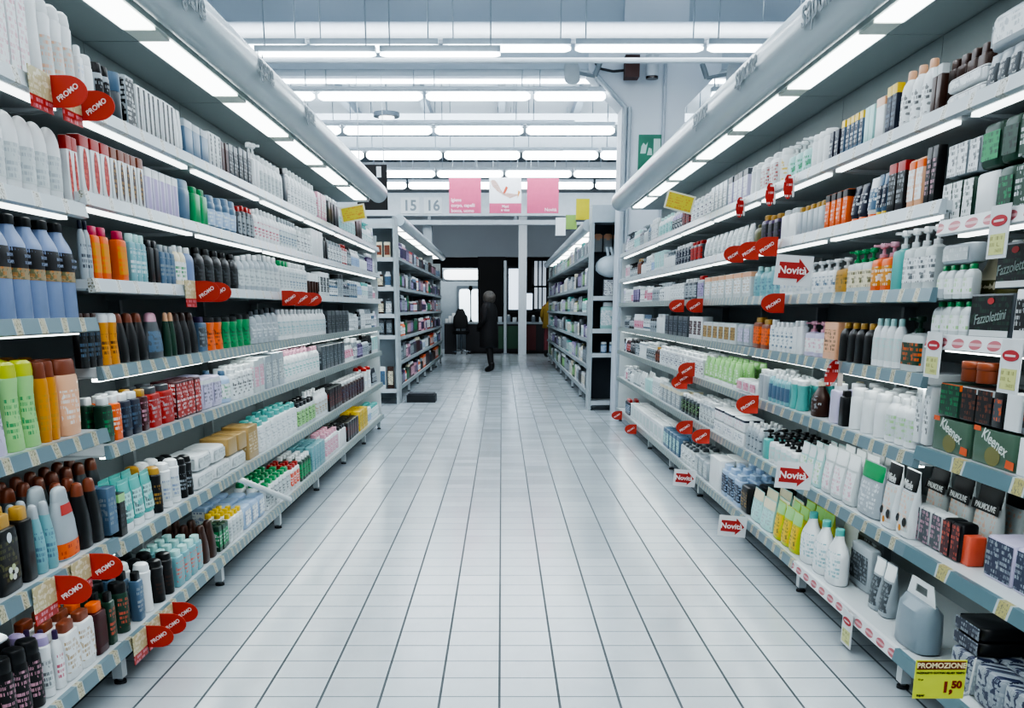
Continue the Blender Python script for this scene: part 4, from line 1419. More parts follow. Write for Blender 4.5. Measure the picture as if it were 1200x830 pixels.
stock(1, False, 0, [
    (1085, 1048, 3, .19, 'oval', 'white bottle with black dots', 'W', 'PE', 'W', 'K', {'fill': .95}),
    (1047, 1034, 2, .17, 'box', 'navy box with yellow top', 'N', 'Y', 'N', 'SB', {'fill': .9}),
    (1033, 1022, 1, .15, 'box', 'white box with orange corner', 'W', 'PE', None, 'K', {}),
    (1021, 1010, 2, .145, 'box', 'pale aqua box', 'LT', None, None, 'K', {'fill': .95}),
    (1009, 983, 5, .135, 'box', 'dark striped box with yellow top', 'SB', 'Y', 'N', 'W', {'fill': .82}),
    (980, 969, 2, .12, 'box', 'navy and white striped box', 'N', None, 'N', 'W', {'fill': .8}),
    (967, 947, 3, .15, 'can', 'white round can', 'W', 'W', None, 'K', {}),
    (945, 920, 3, .16, 'pump', 'pale aqua pump bottle', 'LT', 'W', 'LT', 'GN', {}),
    (918, 909, 1, .16, 'can', 'white can with yellow spot', 'W', 'W', 'W', 'Y', {}),
    (908, 888, 2, .15, 'rect', 'white bottle with red band', 'W', 'W', 'OW', 'RD', {}),
    (887, 876, 2, .14, 'slim', 'white slim can', 'W', 'W', None, 'K', {}),
    (875, 852, 4, .14, 'box', 'pale box with yellow and pink print', 'LV', 'DG', 'W', 'LI', {}),
    (851, 832, 4, .14, 'box', 'silver box with dark print', 'SV', None, 'W', 'DG', {}),
    (831, 808, 5, .13, 'rect', 'silver white bottle', 'SV', 'W', 'W', 'PU', {}),
    (807, 798, 2, .13, 'rect', 'maroon bottle with red base', 'MR', 'MR', 'MR', 'RD', {}),
    (797, 786, 4, .12, 'oval', 'lilac grey bottle', 'LI', 'W', 'DG', 'W', {}),
    (785, 770, 4, .14, 'oval', 'white aqua bottle', 'W', 'LT', 'LT', 'T', {}),
])
fill(1, 0, 769, 731, MIXED, (.11, .16))
# ---- second shelf
stock(1, True, 1, [
    (1250, 1184, 2, .125, 'pack', 'lower printed tissue pack', 'SV', None, 'DGN', 'W', {'d': .12, 'name': 'tissue_pack', 'fill': .96, 'o': 'f'}),
    (1184, 1163, 1, .125, 'pack', 'lower dark green tissue pack', 'DGN', None, 'DGN', 'GN', {'d': .12, 'name': 'tissue_pack', 'fill': .96}),
    (1163, 1137, 1, .125, 'pack', 'lower plain white tissue pack', 'W', None, None, 'K', {'d': .12, 'name': 'tissue_pack', 'fill': .96}),
    (1136, 1100, 3, .125, 'pack', 'lower green tissue pack with red spot', 'DGN', None, 'W', 'DGN', {'d': .12, 'name': 'tissue_pack', 'fill': .96, 'o': 'f'}),
    (1250, 1184, 2, .12, 'pack', 'upper printed tissue pack', 'SV', None, 'DGN', 'W', {'d': .12, 'z': .128, 'name': 'tissue_pack', 'fill': .96, 'o': 'f'}),
    (1184, 1163, 1, .12, 'pack', 'upper dark green tissue pack', 'DGN', None, 'DGN', 'K', {'d': .12, 'z': .128, 'name': 'tissue_pack', 'fill': .96}),
    (1163, 1139, 1, .125, 'pack', 'upper mid green tissue pack', 'DGN', None, 'GN', 'DGN', {'d': .12, 'z': .128, 'name': 'tissue_pack', 'fill': .96}),
    (1138, 1102, 3, .105, 'pack', 'upper silver tissue pack with black print', 'SV', None, 'W', 'DG', {'d': .12, 'z': .128, 'name': 'tissue_pack', 'fill': .96, 'o': 'f'}),
    (1222, 1182, 3, .262, 'box', 'tall black carton', 'K', None, 'K', 'BR', {'in': .15, 'd': .03, 'tilt': 0.0, 'fill': .85}),
    (1178, 1140, 4, .262, 'box', 'tall black carton with red picture', 'K', None, 'K', 'CO', {'in': .15, 'd': .03, 'fill': .8}),
])
stock(1, False, 1, [
    (1093, 1079, 2, .18, 'box', 'black slim box with green and red foot', 'K', None, 'K', 'PK', {'fill': .85, 'd': .03}),
    (1078, 1059, 2, .16, 'pack', 'peach wrapped hairbrush pack', 'PE', 'O', 'W', 'PE', {'fill': .93}),
    (1057, 1037, 2, .175, 'box', 'black card pack with red top', 'K', 'RD', 'K', 'SV', {'d': .03}),
    (1035, 1023, 2, .155, 'tube', 'yellow and blue tube', 'SB', 'Y', 'N', 'W', {}),
    (1021, 1011, 1, .15, 'tube', 'white tube with orange cap up', 'W', 'O', 'SB', 'W', {}),
    (1010, 992, 2, .14, 'tube', 'navy tube with orange top', 'N', 'O', 'N', 'W', {}),
    (991, 964, 4, .14, 'box', 'orange box with black top', 'O', 'K', 'O', 'W', {'fill': .78}),
    (963, 931, 5, .13, 'rect', 'silver grey bottle with gold cap', 'SV', 'GD', None, 'K', {'fill': .95}),
    (930, 912, 2, .135, 'rect', 'white toothpaste bottle', 'W', 'OW', None, 'K', {'fill': .95}),
    (911, 890, 3, .13, 'rect', 'dark purple bottle with gold cap', 'PU', 'GD', 'K', 'PU', {}),
    (888, 879, 1, .10, 'oval', 'olive green bottle', 'OL', 'OL', None, 'K', {}),
    (877, 822, 10, .115, 'tube', 'white grey small tube', 'OW', 'W', 'OW', 'G', {}),
    (820, 808, 3, .11, 'rect', 'dark bottle with red foot', 'DG', 'RD', 'RD', 'K', {}),
    (807, 790, 5, .12, 'rect', 'dark grey bottle, white cap', 'DG', 'W', 'N', 'W', {}),
])
fill(1, 1, 789, 731, DARKS + LIGHTS, (.10, .15))
# ---- third shelf
stock(1, True, 2, [
    (1250, 1183, 3, .13, 'box', 'white and black striped carton', 'W', None, 'K', 'W', {'d': .07, 'name': 'tissue_box'}),
    (1182, 1131, 1, .125, 'box', 'lower black tissue box with white script', 'DG', None, 'K', 'DGN', {'d': .07, 'name': 'tissue_box', 'fill': .98, 'o': 'f'}),
    (1130, 1088, 4, .105, 'oval', 'lower clear bottle with green cap', 'OW', 'GN', 'W', 'LG', {'o': 'r', 'fill': .97}),
    (1250, 1157, 2, .12, 'box', 'upper black tissue box with white script', 'DG', None, 'K', 'DGN', {'d': .07, 'z': .132, 'name': 'tissue_box', 'fill': .98, 'o': 'f'}),
    (1130, 1089, 4, .10, 'oval', 'upper clear bottle with green cap', 'OW', 'GN', 'W', 'LG', {'z': .108, 'o': 'r', 'fill': .97}),
    (1128, 1090, 1, .055, 'pack', 'clear film tray on the bottle stack', 'SV', None, 'OW', 'W', {'z': .21, 'd': .06, 'name': 'film_wrapped_pack'}),
    (1236, 1128, 4, .268, 'neck', 'large olive bottle with white cap', 'CR', 'W', 'OL', 'OL', {'in': .075, 'd': .085, 'fill': .97}),
])
stock(1, False, 2, [
    (1089, 1053, 3, .205, 'pump', 'white pump bottle with dark leaf', 'OW', 'W', 'W', 'DG', {'o': 'r', 'fill': .94}),
    (1052, 1040, 1, .20, 'pump', 'teal pump bottle', 'T', 'W', None, 'K', {'o': 'r'}),
    (1039, 1017, 2, .175, 'pump', 'orange pump bottle with pink head', 'O', 'PK', 'AM', 'W', {'o': 'r', 'fill': .94}),
    (1016, 989, 3, .16, 'pump', 'white soap pump with green head', 'OW', 'GN', 'CR', 'OL', {'o': 'r', 'fill': .94}),
    (988, 975, 1, .145, 'pump', 'gold soap pump with white head', 'GD', 'W', 'GD', 'OL', {'o': 'r'}),
    (974, 948, 3, .145, 'pump', 'white pump bottle with blue print', 'W', 'W', 'W', 'SB', {'o': 'r'}),
    (947, 912, 4, .14, 'pump', 'white soap pump', 'W', 'W', 'OW', 'BL', {'o': 'r'}),
    (911, 880, 4, .135, 'oval', 'blue-green clear bottle', 'TB', 'LT', 'TB', 'SB', {'fill': .96}),
    (878, 824, 6, .11, 'box', 'white carton with orange edge', 'OW', 'PE', 'W', 'TN', {'name': 'soap_box'}),
    (822, 814, 1, .13, 'rect', 'silver bottle with red cap', 'SV', 'RD', 'LI', 'DG', {}),
    (813, 800, 3, .12, 'rect', 'grey bottle with pale label', 'DG', 'W', 'SV', 'DG', {}),
])
fill(1, 2, 799, 731, DARKS + LIGHTS, (.09, .14))
# ---- fourth shelf
stock(1, True, 3, [
    (1250, 1188, 2, .105, 'box', 'lower white tissue box end', 'W', None, None, 'K', {'d': .11, 'name': 'tissue_box', 'fill': .96}),
    (1187, 1134, 1, .105, 'box', 'lower green tissue box, right of the two', '4f6b58', None, None, 'K', {'d': .11, 'name': 'tissue_box', 'fill': .985}),
    (1133, 1089, 1, .105, 'box', 'lower green tissue box, left of the two', '4f6b58', None, None, 'K', {'d': .11, 'name': 'tissue_box', 'fill': .985}),
    (1086, 1066, 2, .20, 'box', 'narrow white and black carton', 'W', None, 'W', 'K', {'d': .1, 'fill': .7}),
    (1250, 1188, 3, .105, 'box', 'upper dark tissue cube with orange foot', 'DG', None, 'K', 'O', {'d': .1, 'z': .108, 'name': 'tissue_box', 'fill': .92}),
    (1186, 1167, 1, .105, 'box', 'upper white tissue cube', 'W', None, None, 'K', {'d': .1, 'z': .108, 'name': 'tissue_box', 'fill': .95}),
    (1166, 1154, 1, .105, 'box', 'upper dark tissue cube beside the white one', 'K', None, 'DG', 'O', {'d': .1, 'z': .108, 'name': 'tissue_box', 'fill': .95}),
    (1153, 1117, 2, .105, 'box', 'upper dark tissue cube with brown picture', 'K', 'OW', 'K', 'CP', {'d': .1, 'z': .108, 'name': 'tissue_box', 'fill': .97, 'o': 'f'}),
    (1116, 1093, 1, .105, 'box', 'upper green tissue cube with orange top', 'DGN', 'O', 'DGN', 'GN', {'d': .1, 'z': .108, 'name': 'tissue_box', 'fill': .97, 'o': 'f'}),
    (1142, 1108, 2, .06, 'jar', 'round amber candle jar on the tissue boxes', 'CP', 'CP', None, 'K', {'z': .216, 'name': 'candle_jar', 'in': .02}),
])
stock(1, False, 3, [
    (1076, 1050, 1, .185, 'pump', 'clear bottle with carrot picture, green pump', 'OW', 'DGN', 'DGN', 'O', {'o': 'r', 'fill': .9}),
    (1049, 1017, 4, .17, 'oval', 'clear white bottle', 'W', 'LT', 'OW', 'LT', {'fill': .96}),
    (1016, 979, 4, .155, 'oval', 'black oval bottle with gold cap', 'K', 'GD', None, 'K', {'fill': .96}),
    (978, 962, 1, .155, 'box', 'orange box with dark spots', 'PE', None, 'PE', 'K', {'fill': .96}),
    (961, 938, 2, .155, 'pump', 'white pink pump bottle', 'LV', 'PK', 'W', 'PK', {}),
    (937, 926, 2, .15, 'rect', 'plain white bottle', 'W', 'W', None, 'K', {}),
    (925, 900, 5, .14, 'rect', 'white bottle with dark drops', 'W', 'W', 'W', 'SB', {'fill': .9}),
    (899, 879, 2, .135, 'rect', 'orange-brown bottle with gold cap', 'CP', 'GD', 'O', 'CP', {'fill': .97}),
    (878, 862, 2, .12, 'pack', 'pale grey soft pack', 'SV', None, 'LV', 'G', {}),
    (861, 822, 6, .10, 'box', 'white carton with brown panel', 'OW', None, 'TN', 'BR', {'name': 'soap_box'}),
    (821, 806, 3, .12, 'box', 'white and maroon box', 'W', None, 'MR', 'W', {}),
    (805, 778, 5, .12, 'box', 'dark grey carton with pale print', 'DG', None, 'N', 'G', {}),
    (777, 768, 2, .13, 'rect', 'white curved bottle', 'W', 'W', None, 'K', {}),
])
fill(1, 3, 767, 731, DARKS + LIGHTS, (.09, .13))
# ---- fifth shelf
stock(1, False, 4, [
    (1066, 1032, 3, .16, 'oval', 'large white bottle with leaf print', 'W', 'W', 'OW', 'LG', {'fill': .95}),
    (1031, 988, 3, .16, 'can', 'white bottle with dark and white pump', 'W', 'W', None, 'K', {'name': 'lotion_bottle', 'cat': 'bottle', 'fill': .97}),
    (987, 980, 1, .14, 'rect', 'black bottle beside the lavender one', 'K', 'K', None, 'K', {}),
    (979, 967, 1, .16, 'rect', 'lavender white bottle', 'LV', 'W', None, 'K', {}),
    (966, 937, 1, .15, 'neck', 'dark amber jug with cream collar', 'BR', 'CR', 'BR', 'SV', {'d': .07, 'wmax': .12}),
    (936, 922, 2, .145, 'waist', 'clear teal bottle with white cap', 'T', 'W', None, 'K', {}),
    (921, 898, 5, .14, 'oval', 'grey-blue bottle', 'TB', 'W', 'SB', 'SB', {}),
    (897, 886, 2, .14, 'rect', 'clear bottle with white cap', 'SV', 'W', None, 'K', {}),
    (885, 862, 3, .075, 'pack', 'white and pink wrapped soap pack', 'W', None, 'PK', 'HP', {'name': 'soap_multipack', 'd': .1}),
    (861, 822, 7, .12, 'tube', 'lime green striped tube', 'LG', 'W', 'LG', 'W', {}),
    (821, 772, 9, .12, 'rect', 'white small bottle with dark print', 'W', 'W', 'W', 'PU', {}),
], deep=3)
fill(1, 4, 771, 731, MIXED, (.09, .13), deep=2)
# ---- sixth shelf (fifth of the nearest bay)
stock(1, True, 4, [
    (1262, 1150, 3, .115, 'box', 'clear case of dark wrapped tissues', 'LV', None, '2c3350', 'SV', {'d': .15, 'in': .05, 'name': 'tissue_case', 'o': 'f', 'fill': .95, 'deep': 1}),
    (1133, 1122, 1, .09, 'box', 'red-orange slim box', 'CO', None, None, 'K', {'d': .05, 'in': .04, 'deep': 1}),
    (1121, 1100, 2, .115, 'pack', 'dark maroon wrapped pack', 'K', None, 'MR', 'CO', {'d': .06, 'in': .03, 'o': 'f', 'deep': 1}),
    (1099, 1063, 3, .115, 'pack', 'black and white wrapped pack', 'W', None, 'DG', 'PK', {'d': .06, 'in': .03, 'o': 'f', 'deep': 1}),
    (1215, 1160, 2, .225, 'pouch', 'refill pouch with dark top, rear pair', 'OW', 'K', 'OW', 'PE', {'in': .21, 'deep': 1, 'd': .06}),
    (1158, 1074, 3, .235, 'pouch', 'refill pouch with dark lettered top', 'OW', 'K', 'OW', 'PE', {'in': .13, 'deep': 1, 'd': .06}),
])
stock(1, False, 5, [
    (1063, 1026, 2, .225, 'pouch', 'white refill pouch with black top', 'W', 'K', 'OW', 'PE', {'d': .06, 'deep': 1}),
    (1025, 997, 1, .20, 'pouch', 'clear grey refill pouch, green edge', 'SV', 'GN', 'SV', 'W', {'d': .06, 'deep': 1}),
    (996, 958, 3, .20, 'pouch', 'white refill pouch with pinkish print', 'OW', 'W', 'W', 'PK', {'d': .06}),
    (957, 932, 3, .175, 'pouch', 'pale green white refill pouch', 'LT', 'W', 'W', 'LG', {'d': .05}),
    (930, 898, 5, .15, 'pump', 'white bottle with black pump', 'W', 'K', 'OW', 'LT', {}),
    (897, 890, 1, .14, 'pump', 'teal bottle with black pump', 'T', 'K', None, 'K', {}),
    (889, 872, 4, .13, 'oval', 'clear silver bottle', 'SV', 'W', 'SV', 'DG', {}),
    (871, 835, 3, .075, 'box', 'lower white carton with red and blue print', 'W', None, 'W', 'SB', {'name': 'sanitary_box', 'd': .12, 'deep': 1}),
    (871, 835, 3, .075, 'box', 'upper white carton with navy band', 'W', 'N', 'W', 'PK', {'name': 'sanitary_box', 'd': .12, 'z': .077, 'deep': 1}),
    (834, 818, 4, .13, 'rect', 'silver grey bottle', 'SV', 'W', 'OW', 'DG', {}),
    (817, 797, 5, .11, 'rect', 'dark bottle with white cap', 'DG', 'W', 'K', 'LG', {}),
    (796, 772, 5, .11, 'box', 'grey box with cream top', 'G', 'CR', 'OW', 'MR', {}),
], deep=3)
fill(1, 5, 771, 731, LIGHTS + DARKS[:3] + [('GN', 'W', 'W', 'GN')], (.09, .13), deep=2)
# ---- bottom shelf
stock(1, True, 5, [
    (1073, 1040, 1, .235, 'bag', 'grey-blue wipes bag with white handle', '8796a0', 'W', 'SB', 'SV', {'d': .10, 'deep': 1, 'fill': .95}),
    (1036, 1014, 2, .205, 'pouch', 'grey stone-print pack with red oval', 'SV', 'W', 'DG', 'G', {'d': .06, 'deep': 1, 'in': .05}),
    (1030, 999, 1, .20, 'pack', 'dark wrapped pack behind the stone-print packs', 'DG', None, 'K', 'G', {'d': .05, 'in': .20, 'deep': 1}),
])
stock(1, False, 6, [
    (1016, 991, 1, .185, 'pack', 'grey pack with spoon and stone print', 'SV', None, 'DG', 'SV', {'in': .10, 'd': .05, 'deep': 1}),
    (1003, 980, 1, .24, 'neck', 'plain white jug standing further back', 'W', 'W', None, 'K', {'in': .24, 'd': .08, 'deep': 1}),
    (976, 932, 3, .235, 'neck', 'large white detergent jug with teal cap', 'W', 'T', 'W', 'TB', {'d': .08, 'name': 'detergent_jug', 'cat': 'jug', 'deep': 1}),
    (931, 903, 3, .19, 'pouch', 'yellow-green dotted refill pouch', 'YG', 'LG', 'Y', 'DGN', {'d': .06}),
    (901, 876, 2, .16, 'pouch', 'pale clear refill pouch with yellow cap', 'LT', 'CR', 'LT', 'SV', {'d': .06}),
    (875, 866, 1, .15, 'pack', 'black pack with yellow print', 'K', None, 'K', 'GD', {}),
    (865, 843, 3, .15, 'rect', 'light blue bottle with dark label', 'LB', 'LB', 'N', 'LB', {}),
    (842, 829, 1, .15, 'box', 'tall plain white carton', 'W', None, None, 'K', {'d': .1}),
    (828, 812, 3, .12, 'pack', 'silver soft pack', 'SV', None, 'OW', 'G', {}),
    (811, 796, 4, .11, 'rect', 'white dark-capped bottle', 'OW', 'DG', 'W', 'DG', {}),
    (795, 776, 5, .12, 'box', 'teal and navy carton', 'SB', None, 'LT', 'N', {}),
    (775, 738, 9, .12, 'box', 'white pale green carton', 'W', None, 'OW', 'LT', {}),
    (737, 731, 1, .13, 'rect', 'navy bottle with red cap', 'N', 'RD', 'SB', 'W', {}),
], deep=3)
# tissue bricks at the lower corner: dark wrapped packets in film, laid in rows; pale blots paint the film's highlights
zb = LZ['R0'][5]
ya, yb = 2.08, 2.92
n_ = 0
for j in range(4):
    for i in range(5):
        w = (yb - ya) / 5
        Y = ya + w * (i + .5)
        xx = XR + .05 + .085 * (j + .5)
        put('pack', 'tissue_packet', 'tissues', 'dark tissue packet with pale print', 'right bottom shelf', 'nearest bay', j, xx, Y, zb, 1, w * .97, .082, .115, '2c3350', None, None, 'SV', 20, 'p')
for j in range(2):
    put('pack', 'tissue_carton', 'tissues', 'flat black tissue carton in a stack', 'right bottom shelf', 'nearest bay', 0, XR + .15, 2.86, zb + .118 + j * .045, 1, .17, .16, .042, 'K', None, 'N', 'SV', 20, 'f')
for j in range(3):
    put('pack', 'tissue_carton', 'tissues', 'black tissue carton standing at the back', 'right bottom shelf', 'nearest bay', 0, XR + .34, 2.30 + .2 * j, zb + .118, 1, .17, .06, .10, 'N', None, 'K', 'SV', 20, 'f')

# special print: red foot label on the big clear bottle; writing on boxes and pouches
for (desc, where, bay, row, Y, r) in PLACED:
    wd = r.dimensions
    fx = r.data.vertices and max(v.co.x for v in r.data.vertices)
    if desc.startswith('large clear grey bottle') and row == 0:
        pf = SHAPES['taper'][0]
        obj('foot_label', wrap_label(pf, .03, max(v.co.y for v in r.data.vertices), .22, 2.6, 20, .03, .24, ink('O', 'RD', 40, 30, .6), arc=1.45, off=.0012), r)
        obj('red_seal', wrap_label(pf, .03, max(v.co.y for v in r.data.vertices), .22, 2.6, 20, .62, .76, mat('c0403a', .5), arc=.7, off=.0012), r)
    if desc.startswith('lower green tissue box'):
        w = max(v.co.y for v in r.data.vertices)
        x_ = .055 + .0006
        lettering(r, 'Kleenex', .046, 'dfe4e0', frame((x_, 0, .068), (0, 1, -.28), (0, .28, 1)), bold=.0004, shear=.25)
        obj('olive_oval', G().poly([(x_, .045 * math.cos(t), .028 + .027 * math.sin(t)) for t in [2 * PI * j / 20 for j in range(20)]], .0004, (1, 0, 0), mat('7f7d4e', .5)).mesh('olive_oval'), r)
        for q in ([(.95, .006), (.58, .008), (.62, .030), (.95, .027)], [(-.95, .090), (-.62, .090), (-.64, .104), (-.95, .104)]):
            obj('orange_corner', G().poly([(x_, w * u, v) for u, v in q], .0007, (1, 0, 0), mat('e2673a', .5)).mesh('orange_corner'), r)
    if 'black tissue box with white script' in desc:
        lettering(r, 'Fazzolettini', .040, '97a5a0', frame((.0365, 0, .055), (0, 1, .1), (0, -.1, 1)), shear=.2)
        g = G()
        g.poly([(.0364, .02 * math.cos(t), .10 + .009 * math.sin(t)) for t in [2 * PI * j / 16 for j in range(16)]], .0005, (1, 0, 0), mat('b83a3a', .5))
        obj('white_foot_band', G().box(.0356, .0366, -.9 * wd.y / 2, .9 * wd.y / 2, .003, .02, mat('d5d9da', .5)).mesh('white_foot_band'), r)
        obj('front_print', g.mesh('front_print'), r)
    if 'dark lettered top' in desc or desc.startswith('white refill pouch with black top'):
        t = 'PALMOLIVE' if 'lettered' in desc else 'Miele'
        if True:
            g = G()
            lettering(r, t, .026 if t == 'PALMOLIVE' else .04, 'd9dcdc', frame((.0192 if t != 'Miele' else .016, 0, .158 if t == 'PALMOLIVE' else .178), (0, 1, 0), (-.15, 0, 1)), bold=.0006)
            if t == 'PALMOLIVE':
                g = G()
                g.poly([(.0204, -.088, .143), (.0204, .088, .143), (.0158, .088, .174), (.0158, -.088, .174)], .0004, (1, 0, 0), mat('1d1f21', .5))
                obj('name_band', g.mesh('name_band'), r)
            g = G()
            for (yy, zz, rr, c_) in ((-.03, .06, .014, '1d1f21'), (.035, .055, .016, '1d1f21'), (.0, .03, .012, 'd58f32')):
                xo = .0318
                pts = [(xo - max(0, (zz + rr * math.sin(t)) - .055) * .15, yy + rr * math.cos(t), zz + rr * math.sin(t)) for t in [2 * PI * j / 16 for j in range(16)]]
                g.poly(pts, .0006, (1, 0, 0), mat(c_, .5))
            obj('spot_print', g.mesh('spot_print'), r)
    if desc.startswith('black gold-capped bottle with white seal'):
        g = G()
        y_ = 0.0
        obj('white_seal', G().poly([(.0285, .014 * math.cos(t), .150 + .014 * math.sin(t)) for t in [2 * PI * j / 20 for j in range(20)]], .0006, (1, 0, 0), mat('cfd5da', .5)).mesh('white_seal'), r)
        for q in range(5):
            a_ = 2 * PI * q / 5
            g.poly([(.0285, .018 * math.cos(a_) + .011 * math.cos(t), .055 + .014 * math.sin(a_) + .009 * math.sin(t)) for t in [2 * PI * j / 10 for j in range(10)]], .0006, (1, 0, 0), mat('b9c29a' if q % 2 else 'd6dad2', .5))
        obj('front_print', g.mesh('front_print'), r)
    if desc.startswith('large blue bottle'):
        pf, bb = SHAPES['flask'][0], max(v.co.y for v in r.data.vertices)
        key = ('fl', r.data.name)
        if key not in PM:
            PM[key] = (wrap_label(pf, .0375, bb, .275, 3.6, 20, .50, .70, mat('1c1b20', .4), arc=1.5), wrap_label(pf, .0375, bb, .275, 3.6, 20, .39, .50, ink('9a8a6a', 'c87a2a', 60, 60, .45, third='4a5a3a'), arc=1.5))
        obj('dark_label', PM[key][0], r)
        obj('fruit_picture', PM[key][1], r)
        lettering(r, 'BATH', .013, '9aa5bd', frame((.0388, .028, .170), (0, 1, 0), (0, 0, 1)))
        lettering(r, 'FOAM', .013, '9aa5bd', frame((.0388, .028, .152), (0, 1, 0), (0, 0, 1)))
# ------------------------------------------------------------------ promotion flags, price cards
red, red2 = mat('c03a2c', .55), mat('a02018', .5)


def rail_pt(side, x, lev, first=False):
    L = LZ[('L' if side < 0 else 'R') + ('0' if first else '1')]
    X0 = abs(XL if side < 0 else XR) - .012
    z = L[lev]
    return Vector((side * X0, aisle_y(x, X0, z - H), z))


def promo_flag(side, x, lev, label, first=False, size=1.0, txt='PROMO', dz=-.02, card=True, dy=0.0):
    p = rail_pt(side, x, lev, first)
    r = empty('promotion_sign', (p.x, p.y + dy, p.z + dz))
    tag(r, label, 'promotion flag', 'red promotion flags')
    s = -side
    w, h = .105 * size, .085 * size
    g = G()
    pts = [(0, 0, -h * .5), (0, 0, h * .5), (s * w * .45, 0, h * .5)]
    pts += [(s * (w * .45 + w * .55 * math.sin(t)), 0, h * .5 * math.cos(t)) for t in [PI * j / 12 for j in range(1, 12)]]
    pts += [(s * w * .45, 0, -h * .5)]
    g.poly(pts, .003, (0, 1, 0), red)
    fl = obj('flag', g.mesh('flag'), r)
    lettering(r, txt, .0205 * size, 'efe4e4', frame((s * w * .47, -.0015, -h * .04), (1, 0, .66), (-.66, 0, 1)), bold=.0004)
    if card:
        g = G()
        x0, x1 = sorted((s * .002, s * .005))
        g.box(x0, x1, -.14 * size, -.004, -h * .35, h * .5, ink('bdb48c', 'e0dccb', 60, 60, .5))
        obj('price_card', g.mesh('price_card'), r)
        g = G()
        g.box(x0, x1, -.14 * size, -.004, -h * .75, -h * .35, ink('RD', 'PK', 120, 90, .6))
        obj('red_strip', g.mesh('red_strip'), r)
    return r


def new_sign(side, x, lev, label, w=.15, h=.115, first=False, dz=-.02):
    p = rail_pt(side, x, lev, first)
    r = empty('new_product_sign', (p.x, p.y, p.z + dz))
    tag(r, label, 'sign', 'white new-product signs with a red arrow')
    s = -side
    a = 0.0 if s > 0 else -w
    r.rotation_euler = (0, math.radians(4), math.radians(-8))
    obj('card', G().box(a, a + w, 0, .003, -h, 0, mat('d9dcdf', .5)).mesh('card'), r)
    c = a + w / 2
    g = G()
    pts = [(-.40, -.28), (.12, -.28), (.12, -.42), (.42, 0), (.12, .42), (.12, .28), (-.40, .28)]
    g.poly([(c + u * w, -.002, -h / 2 + v * h * .95) for u, v in pts], .002, (0, 1, 0), mat('b5302c', .5))
    obj('arrow', g.mesh('arrow'), r)
    lettering(r, 'Novit\u00e0', .042 * w / .15, 'ece6e6', frame((c - w * .03, -.0025, -h / 2), (1, 0, 0), (0, 0, 1)), bold=.001)
    return r


promo_flag(-1, 58, 0, 'red PROMO flag nearest on the left top shelf rail', size=1.0)
promo_flag(-1, 93, 0, 'second red PROMO flag on the left top shelf rail', size=1.0)
promo_flag(-1, 228, 2, 'red PROMO flag on the left third shelf above the orange bottles')
promo_flag(-1, 243, 2, 'red PROMO flag just behind another on the left third shelf', size=.98, card=False)
promo_flag(-1, 63, 4, 'larger red PROMO flag over the white milk bottles, left fifth shelf', first=True, size=1.0, dz=-.035)
promo_flag(-1, 104, 4, 'red PROMO flag over the dark green bottles, left fifth shelf', first=True, size=.98, dz=-.03)
promo_flag(-1, 170, 6, 'red PROMO flag at floor level, nearest of the bottom three', size=.95, dz=-.03)
promo_flag(-1, 186, 6, 'red PROMO flag at floor level, middle of the bottom three', size=.95, dz=-.03)
promo_flag(-1, 201, 6, 'red PROMO flag at floor level, farthest of the bottom three', size=.95, dz=-.03)
for i, x in enumerate((330, 345, 358)):
    promo_flag(-1, x, 2, 'dark red small flag under the left third shelf, %s of three' % nth(i), size=1.0, dz=-.03, card=False)
for i, x in enumerate((930, 908, 872)):
    p = rail_pt(1, x, 0)
    r = empty('shelf_tag_sign', (p.x, p.y, p.z - .05))
    tag(r, 'narrow red oval tag off the right top shelf rail, %s from near end' % nth(i), 'tag', 'narrow red rail tags')
    g = G()
    g.poly([(-.02 + .022 * math.cos(t), 0, .055 * math.sin(t)) for t in [2 * PI * j / 18 for j in range(18)]], .003, (0, 1, 0), ink('RD', 'W', 90, 90, .6))
    obj('tag_face', g.mesh('tag_face'), r)
    obj('tag_edge', G().box(.0, .008, -.001, .004, -.045, .045, mat('d8dadb', .5)).mesh('tag_edge'), r)
p = rail_pt(1, 985, 3)
r = empty('shelf_tag_sign', (p.x, p.y, p.z - .04))
tag(r, 'red and white curved tag on the right fourth shelf above the pump bottles', 'tag', None)
g = G()
g.poly([(-.03 + .026 * math.cos(t) + .012 * math.sin(t), 0, .052 * math.sin(t)) for t in [2 * PI * j / 18 for j in range(18)]], .003, (0, 1, 0), ink('RD', 'W', 90, 90, .62))
obj('tag_face', g.mesh('tag_face'), r)
obj('tag_edge', G().box(-.006, .014, -.001, .004, -.05, .045, mat('b5a9a2', .5)).mesh('tag_edge'), r)

for x, lev, lab, dz in ((912, 1, 'red PROMO flag nearest of three over the blue-green bottles', -.03), (890, 1, 'red PROMO flag in the middle over the blue-green bottles', -.03), (872, 1, 'red PROMO flag third over the blue-green bottles', -.03),
                        (920, 2, 'red square PROMO flag over the orange-brown bottles, right third shelf', -.035), (824, 2, 'red PROMO flag over the maroon box, right third shelf', -.04), (802, 2, 'red PROMO flag over the dark grey cartons, right third shelf', -.04),
                        (889, 4, 'red PROMO flag by the pink soap packs, right fifth shelf', -.02), (816, 3, 'highest red PROMO flag of the cluster over the dark bottles', -.20), (812, 4, 'red PROMO flag in the middle of the cluster, right fifth shelf', 0.0), (806, 4, 'lowest red PROMO flag of the cluster, right fifth shelf', -.05),
                        (812, 5, 'red PROMO flag beside the white cartons, right sixth shelf', -.04), (832, 5, 'red PROMO flag beside the plain white carton, right sixth shelf', -.03),
                        (729, 6, 'red PROMO flag farthest along the right bottom rail', -.02), (746, 6, 'red PROMO flag second farthest along the right bottom rail', -.03)):
    promo_flag(1, x, lev, lab, size=1.05 if lev < 3 else 1.1, dz=dz, card=False)
